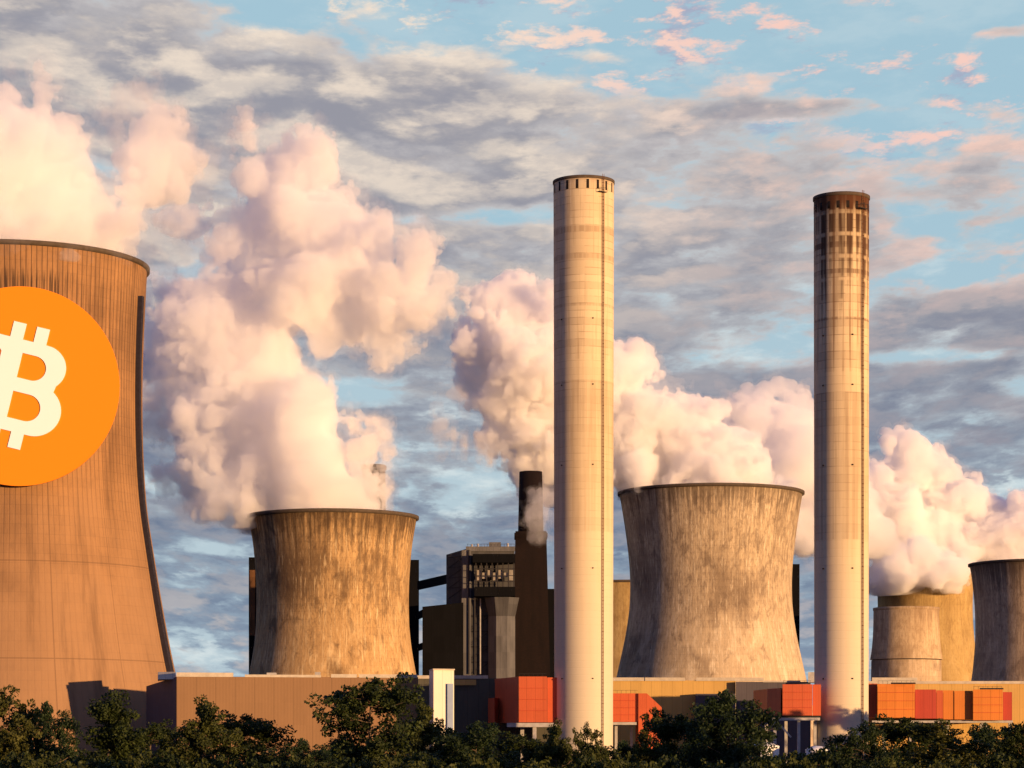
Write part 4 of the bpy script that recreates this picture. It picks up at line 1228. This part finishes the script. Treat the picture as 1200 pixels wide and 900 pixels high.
plume('thin grey wisp of steam curling across the top of the dark stack', 1098,
      [(624, 600, 14, 0), (632, 588, 10, 0), (614, 608, 9, -1), (638, 602, 10, 2)],
      0.6, 61, 4.5, 0.045, 0.012, smooth=1.5, veil=3.5, core_in=2, lam0=11)
plume('small orange puff of steam detached left of the pale steam', 1190,
      [(525, 508, 14, 0), (512, 502, 9, 0), (545, 518, 12, 2), (565, 520, 14, 2), (585, 528, 14, 2), (500, 462, 9, 2), (515, 460, 8, 2)],
      0.6, 67, 3.5, 0.06, 0.02, smooth=2, veil=3, lam0=12)


# ------------------------------------------------------------------ trees
M_BARK = plain('bark', (0.15, 0.105, 0.07), 0.9, scale=3.0)
M_LEAF = [leaf_mat('leaves_deep_green', (0.010, 0.017, 0.005), (0.052, 0.070, 0.015)),
          leaf_mat('leaves_olive', (0.014, 0.021, 0.006), (0.082, 0.092, 0.019)),
          leaf_mat('leaves_blue_green', (0.009, 0.018, 0.007), (0.038, 0.060, 0.019))]


def branch_mesh(name, segs_, mat):
    mb = MB()
    for (a, b, r0, r1) in segs_:
        a = Vector(a); b = Vector(b)
        ax = (b - a).normalized()
        s = ax.orthogonal().normalized(); t = ax.cross(s)
        k = 7
        A = [a + (s * math.cos(2 * math.pi * i / k) + t * math.sin(2 * math.pi * i / k)) * r0 for i in range(k)]
        B = [b + (s * math.cos(2 * math.pi * i / k) + t * math.sin(2 * math.pi * i / k)) * r1 for i in range(k)]
        for i in range(k):
            j = (i + 1) % k
            mb.face([A[i], A[j], B[j], B[i]], None, True)
    return mb


def tree_meshes(seed, H, W, leaves, leaf=0.40, low=0.06, shape='round'):
    """returns (trunk mesh, crown mesh) for a tree of height H and crown width W"""
    rng = np.random.default_rng(seed)
    segs_ = []; tips = []
    p = Vector((0, 0, 0)); r = 0.022 * H + 0.05
    n = 7
    spine = [p.copy()]
    for i in range(n):
        q = p + Vector((rng.normal(0, .10) * H / n, rng.normal(0, .10) * H / n, H * 0.86 / n))
        r2 = r * 0.80
        segs_.append((p, q, r, r2)); p = q; r = r2
        spine.append(p.copy())
    for k in range(26):
        f = rng.uniform(low, 0.97)
        i = min(int(f * n), n - 1)
        b = spine[i].lerp(spine[i + 1], f * n - i)
        az = k * 2.4 + rng.normal(0, .3)
        if shape == 'round':
            ext = W * 0.5 * math.sqrt(max(0.06, 1 - ((f - 0.50) / 0.56) ** 2))
        elif shape == 'cone':
            ext = W * 0.5 * (1.08 - f) ** 0.75
        else:
            ext = W * 0.5 * (0.45 + 0.55 * math.sin(math.pi * min(1, f * 0.95)))
        ext *= rng.uniform(0.62, 1.12)
        up = rng.uniform(0.10, 0.42) * ext
        mid = b + Vector((math.cos(az) * ext * .5, math.sin(az) * ext * .5, up * .35))
        end = b + Vector((math.cos(az + .2) * ext, math.sin(az + .2) * ext, up))
        rr = 0.006 * H * (1.25 - f) + .02
        segs_.append((b, mid, rr, rr * .65)); segs_.append((mid, end, rr * .65, rr * .2))
        tips += [(mid, .75), (end, 1.0), (mid.lerp(end, .55), .9)]
        for _ in range(2):
            e2 = mid + Vector((rng.normal(0, 1), rng.normal(0, 1), rng.uniform(-.1, .9))) * ext * .35
            segs_.append((mid, e2, rr * .5, rr * .15)); tips.append((e2, .8))
    tips.append((spine[-1] + Vector((0, 0, H * .04)), .9)); tips.append((spine[-1] + Vector((0, 0, H * .09)), .6))
    trunk = branch_mesh('trunk', segs_, M_BARK)
    # leaf clumps round the twig ends
    cl = []
    tot = sum(w for _, w in tips)
    for tp, w in tips:
        sub = 3
        for _ in range(sub):
            c = np.array(tp) + rng.normal(0, 1, 3) * np.array([.062, .062, .05]) * W * w
            cl.append((c, w / sub, rng.uniform(0.05, 0.09) * W * (0.6 + .4 * w), rng.uniform(0, 1)))
    cents = []; tone = []
    for c, w, s, tn in cl:
        k = max(3, int(leaves * w / tot))
        d = rng.normal(0, 1, (k, 3)); d /= np.linalg.norm(d, axis=1)[:, None] + 1e-9
        rad = s * rng.uniform(0.25, 1.0, (k, 1)) ** 0.5
        cents.append(c + d * rad * np.array([1.1, 1.1, .8]))
        tone.append(np.clip(tn * .55 + rng.uniform(0, .45, k), 0, 1))
    cents = np.concatenate(cents); tone = np.concatenate(tone)
    top = np.percentile(cents[:, 2], 99.8); wid = np.percentile(np.hypot(cents[:, 0], cents[:, 1]), 98)
    fz = H / top; fx = W / 2 / wid
    cents *= np.array([fx, fx, fz])
    for v in range(len(trunk.v)):
        q = trunk.v[v]; trunk.v[v] = (q[0] * fx, q[1] * fx, q[2] * fz)
    cents[:, 2] = np.maximum(cents[:, 2], 0.2)
    k = len(cents)
    nrm = rng.normal(0, 1, (k, 3)) + np.array([0, 0, .5]); nrm /= np.linalg.norm(nrm, axis=1)[:, None]
    t1_ = np.cross(nrm, rng.normal(0, 1, (k, 3))); t1_ /= np.linalg.norm(t1_, axis=1)[:, None]
    t2_ = np.cross(nrm, t1_)
    sz = leaf * rng.uniform(.45, 1.45, (k, 1))
    V = np.stack([cents - t1_ * sz * .55, cents - t2_ * sz * .32 + nrm * sz * .08, cents + t1_ * sz * .55, cents + t2_ * sz * .32 + nrm * sz * .08], 1).reshape(-1, 3)
    me = bpy.data.meshes.new('crown')
    me.vertices.add(4 * k); me.vertices.foreach_set('co', V.astype(np.float32).ravel())
    me.loops.add(4 * k); me.loops.foreach_set('vertex_index', np.arange(4 * k, dtype=np.int32))
    me.polygons.add(k); me.polygons.foreach_set('loop_start', np.arange(0, 4 * k, 4, dtype=np.int32))
    me.update(calc_edges=True)
    at = me.attributes.new('tone', 'FLOAT', 'FACE')
    at.data.foreach_set('value', tone.astype(np.float32))
    return trunk, me


class TreeKind:
    def __init__(self, name, cat, H, W, seed, leaves, shape, mat, leaf=.32, low=.06):
        tr, cr = tree_meshes(seed, H, W, leaves, leaf, low, shape)
        self.name, self.cat, self.H, self.W = name, cat, H, W
        self.trunk = tr; self.crown = cr; self.tm = None
        cr.materials.append(mat)

    def place(self, label, px, top, Y, width_px, rot, group):
        root = thing(self.name, label, self.cat, (X(px, Y), Y, 0), group)
        sx = L(width_px, Y) / self.W
        root.scale = (sx, sx, Z(top, Y) / self.H)
        root.rotation_euler[2] = R(rot)
        if self.tm is None:
            o = self.trunk.build('trunk', M_BARK, root, merge=False); self.tm = o.data
        else:
            o = bpy.data.objects.new('trunk', self.tm); COL.objects.link(o); o.parent = root
        c = bpy.data.objects.new('crown', self.crown); COL.objects.link(c); c.parent = root
        return root

KR = [TreeKind('broadleaf_tree', 'tree', 13, 11, 101, 23000, 'round', M_LEAF[0]),
      TreeKind('broadleaf_tree', 'tree', 13, 10, 102, 21000, 'open', M_LEAF[1]),
      TreeKind('broadleaf_tree', 'tree', 13, 10, 103, 21000, 'cone', M_LEAF[0]),
      TreeKind('broadleaf_tree', 'tree', 12, 12, 104, 23000, 'round', M_LEAF[2])]
KR.append(TreeKind('broadleaf_tree', 'tree', 12, 9, 117, 20000, 'open', leaf_mat('leaves_yellow_green', (0.020, 0.026, 0.006), (0.098, 0.098, 0.020))))
KB = [TreeKind('bush', 'bush', 6, 8, 201, 8000, 'round', M_LEAF[1], .36, .05),
      TreeKind('bush', 'bush', 6, 8, 202, 8000, 'open', M_LEAF[0], .36, .05)]
G1 = 'trees of the dark belt in the foreground'
G2 = 'bushes along the foot of the tree belt'
for i, (k, px, top, Y, w, label) in enumerate((
    (4, 14, 808, 262, 78, 'leafy dark tree cut off by the left edge, below the big left tower'),
    (3, 55, 826, 285, 70, 'low rounded tree in front of the big left tower, second from the left edge'),
    (2, 122, 813, 255, 98, 'pointed dense tree standing against the grey shadowed foot of the left tower'),
    (0, 178, 846, 300, 70, 'low tree in front of the narrow shaded end of the long tan hall'),
    (1, 234, 820, 260, 84, 'gappy olive tree covering the near left corner of the long tan hall'),
    (0, 290, 836, 275, 90, 'spreading tree before the left half of the long tan hall'),
    (3, 352, 868, 250, 80, 'lowest tree in the dip before the middle of the long tan hall'),
    (2, 396, 862, 300, 60, 'small low tree at the left foot of the tallest tree'),
    (0, 437, 793, 265, 122, 'tallest tree of the belt, before the right end of the long tan hall'),
    (1, 492, 822, 290, 70, 'narrow tree on the right flank of the tallest tree'),
    (3, 556, 848, 270, 104, 'broad low tree in front of the dark olive hall'),
    (0, 612, 860, 300, 80, 'low tree in front of the legs of the red duct left of the clean chimney'),
    (1, 655, 846, 250, 50, 'thin twiggy tree at the left foot of the clean pale chimney'),
    (1, 690, 850, 245, 44, 'sparse small tree directly before the foot of the clean pale chimney'),
    (3, 732, 870, 290, 70, 'low tree below the duct right of the clean pale chimney'),
    (4, 764, 832, 280, 44, 'thin open tree against the chamfered red duct'),
    (0, 800, 836, 270, 92, 'rounded tree before the mustard hall'),
    (3, 852, 813, 262, 108, 'big rounded tree before the dark shadow-toned hall and the red duct box'),
    (2, 905, 887, 285, 60, 'low tree in front of the wider white tank beside the steel frame'),
    (0, 950, 892, 255, 70, 'lowest tree right of the steel frame under the duct box'),
    (3, 1012, 848, 262, 76, 'bushy tree before the foot of the sooty chimney'),
    (0, 1062, 840, 275, 92, 'tree before the left end of the orange duct row'),
    (4, 1112, 846, 262, 92, 'open olive tree before the middle of the orange duct row'),
    (3, 1158, 850, 285, 84, 'rounded tree before the right end of the orange duct row'),
    (0, 1206, 840, 258, 80, 'tree cut off by the right edge of the picture'),
)):
    KR[k].place(label, px, top, Y, w * 1.12, i * 67 % 360, G1)
for i in range(27):
    px = -30 + i * 48 + random.uniform(-10, 10)
    KB[i % 2].place('low dark bush in the unbroken row at the bottom edge of the picture', px, 889 + random.uniform(-6, 6), 205 + random.uniform(-12, 12), 84 + random.uniform(-8, 16), random.uniform(0, 360), G2)
for i in range(20):
    px = 0 + i * 63 + random.uniform(-14, 14)
    KB[(i + 1) % 2].place('dim bush growing between the tree trunks of the belt', px, 878 + random.uniform(-6, 6), 330 + random.uniform(-14, 14), 80 + random.uniform(-8, 16), random.uniform(0, 360), 'bushes growing between the trunks')
# unseen trees added right of the frame to shade the belt and chimney foot
for i, (x, y, h, w) in enumerate(((175, 690, 24, 22), (190, 700, 24, 20), (160, 672, 23, 20), (110, 250, 15, 13), (135, 240, 16, 13), (160, 225, 15, 13), (190, 215, 15, 13), (90, 190, 14, 13), (120, 170, 14, 13))):
    t_ = KR[i % 4].place('tall unseen tree added for shade beyond the right edge of the picture', 600, 700, 500, 50, i * 50, 'unseen shade trees added beyond the right edge')
    t_.location = (x, y, 0)
    t_.scale = (w / KR[i % 4].W, w / KR[i % 4].W, h / KR[i % 4].H)
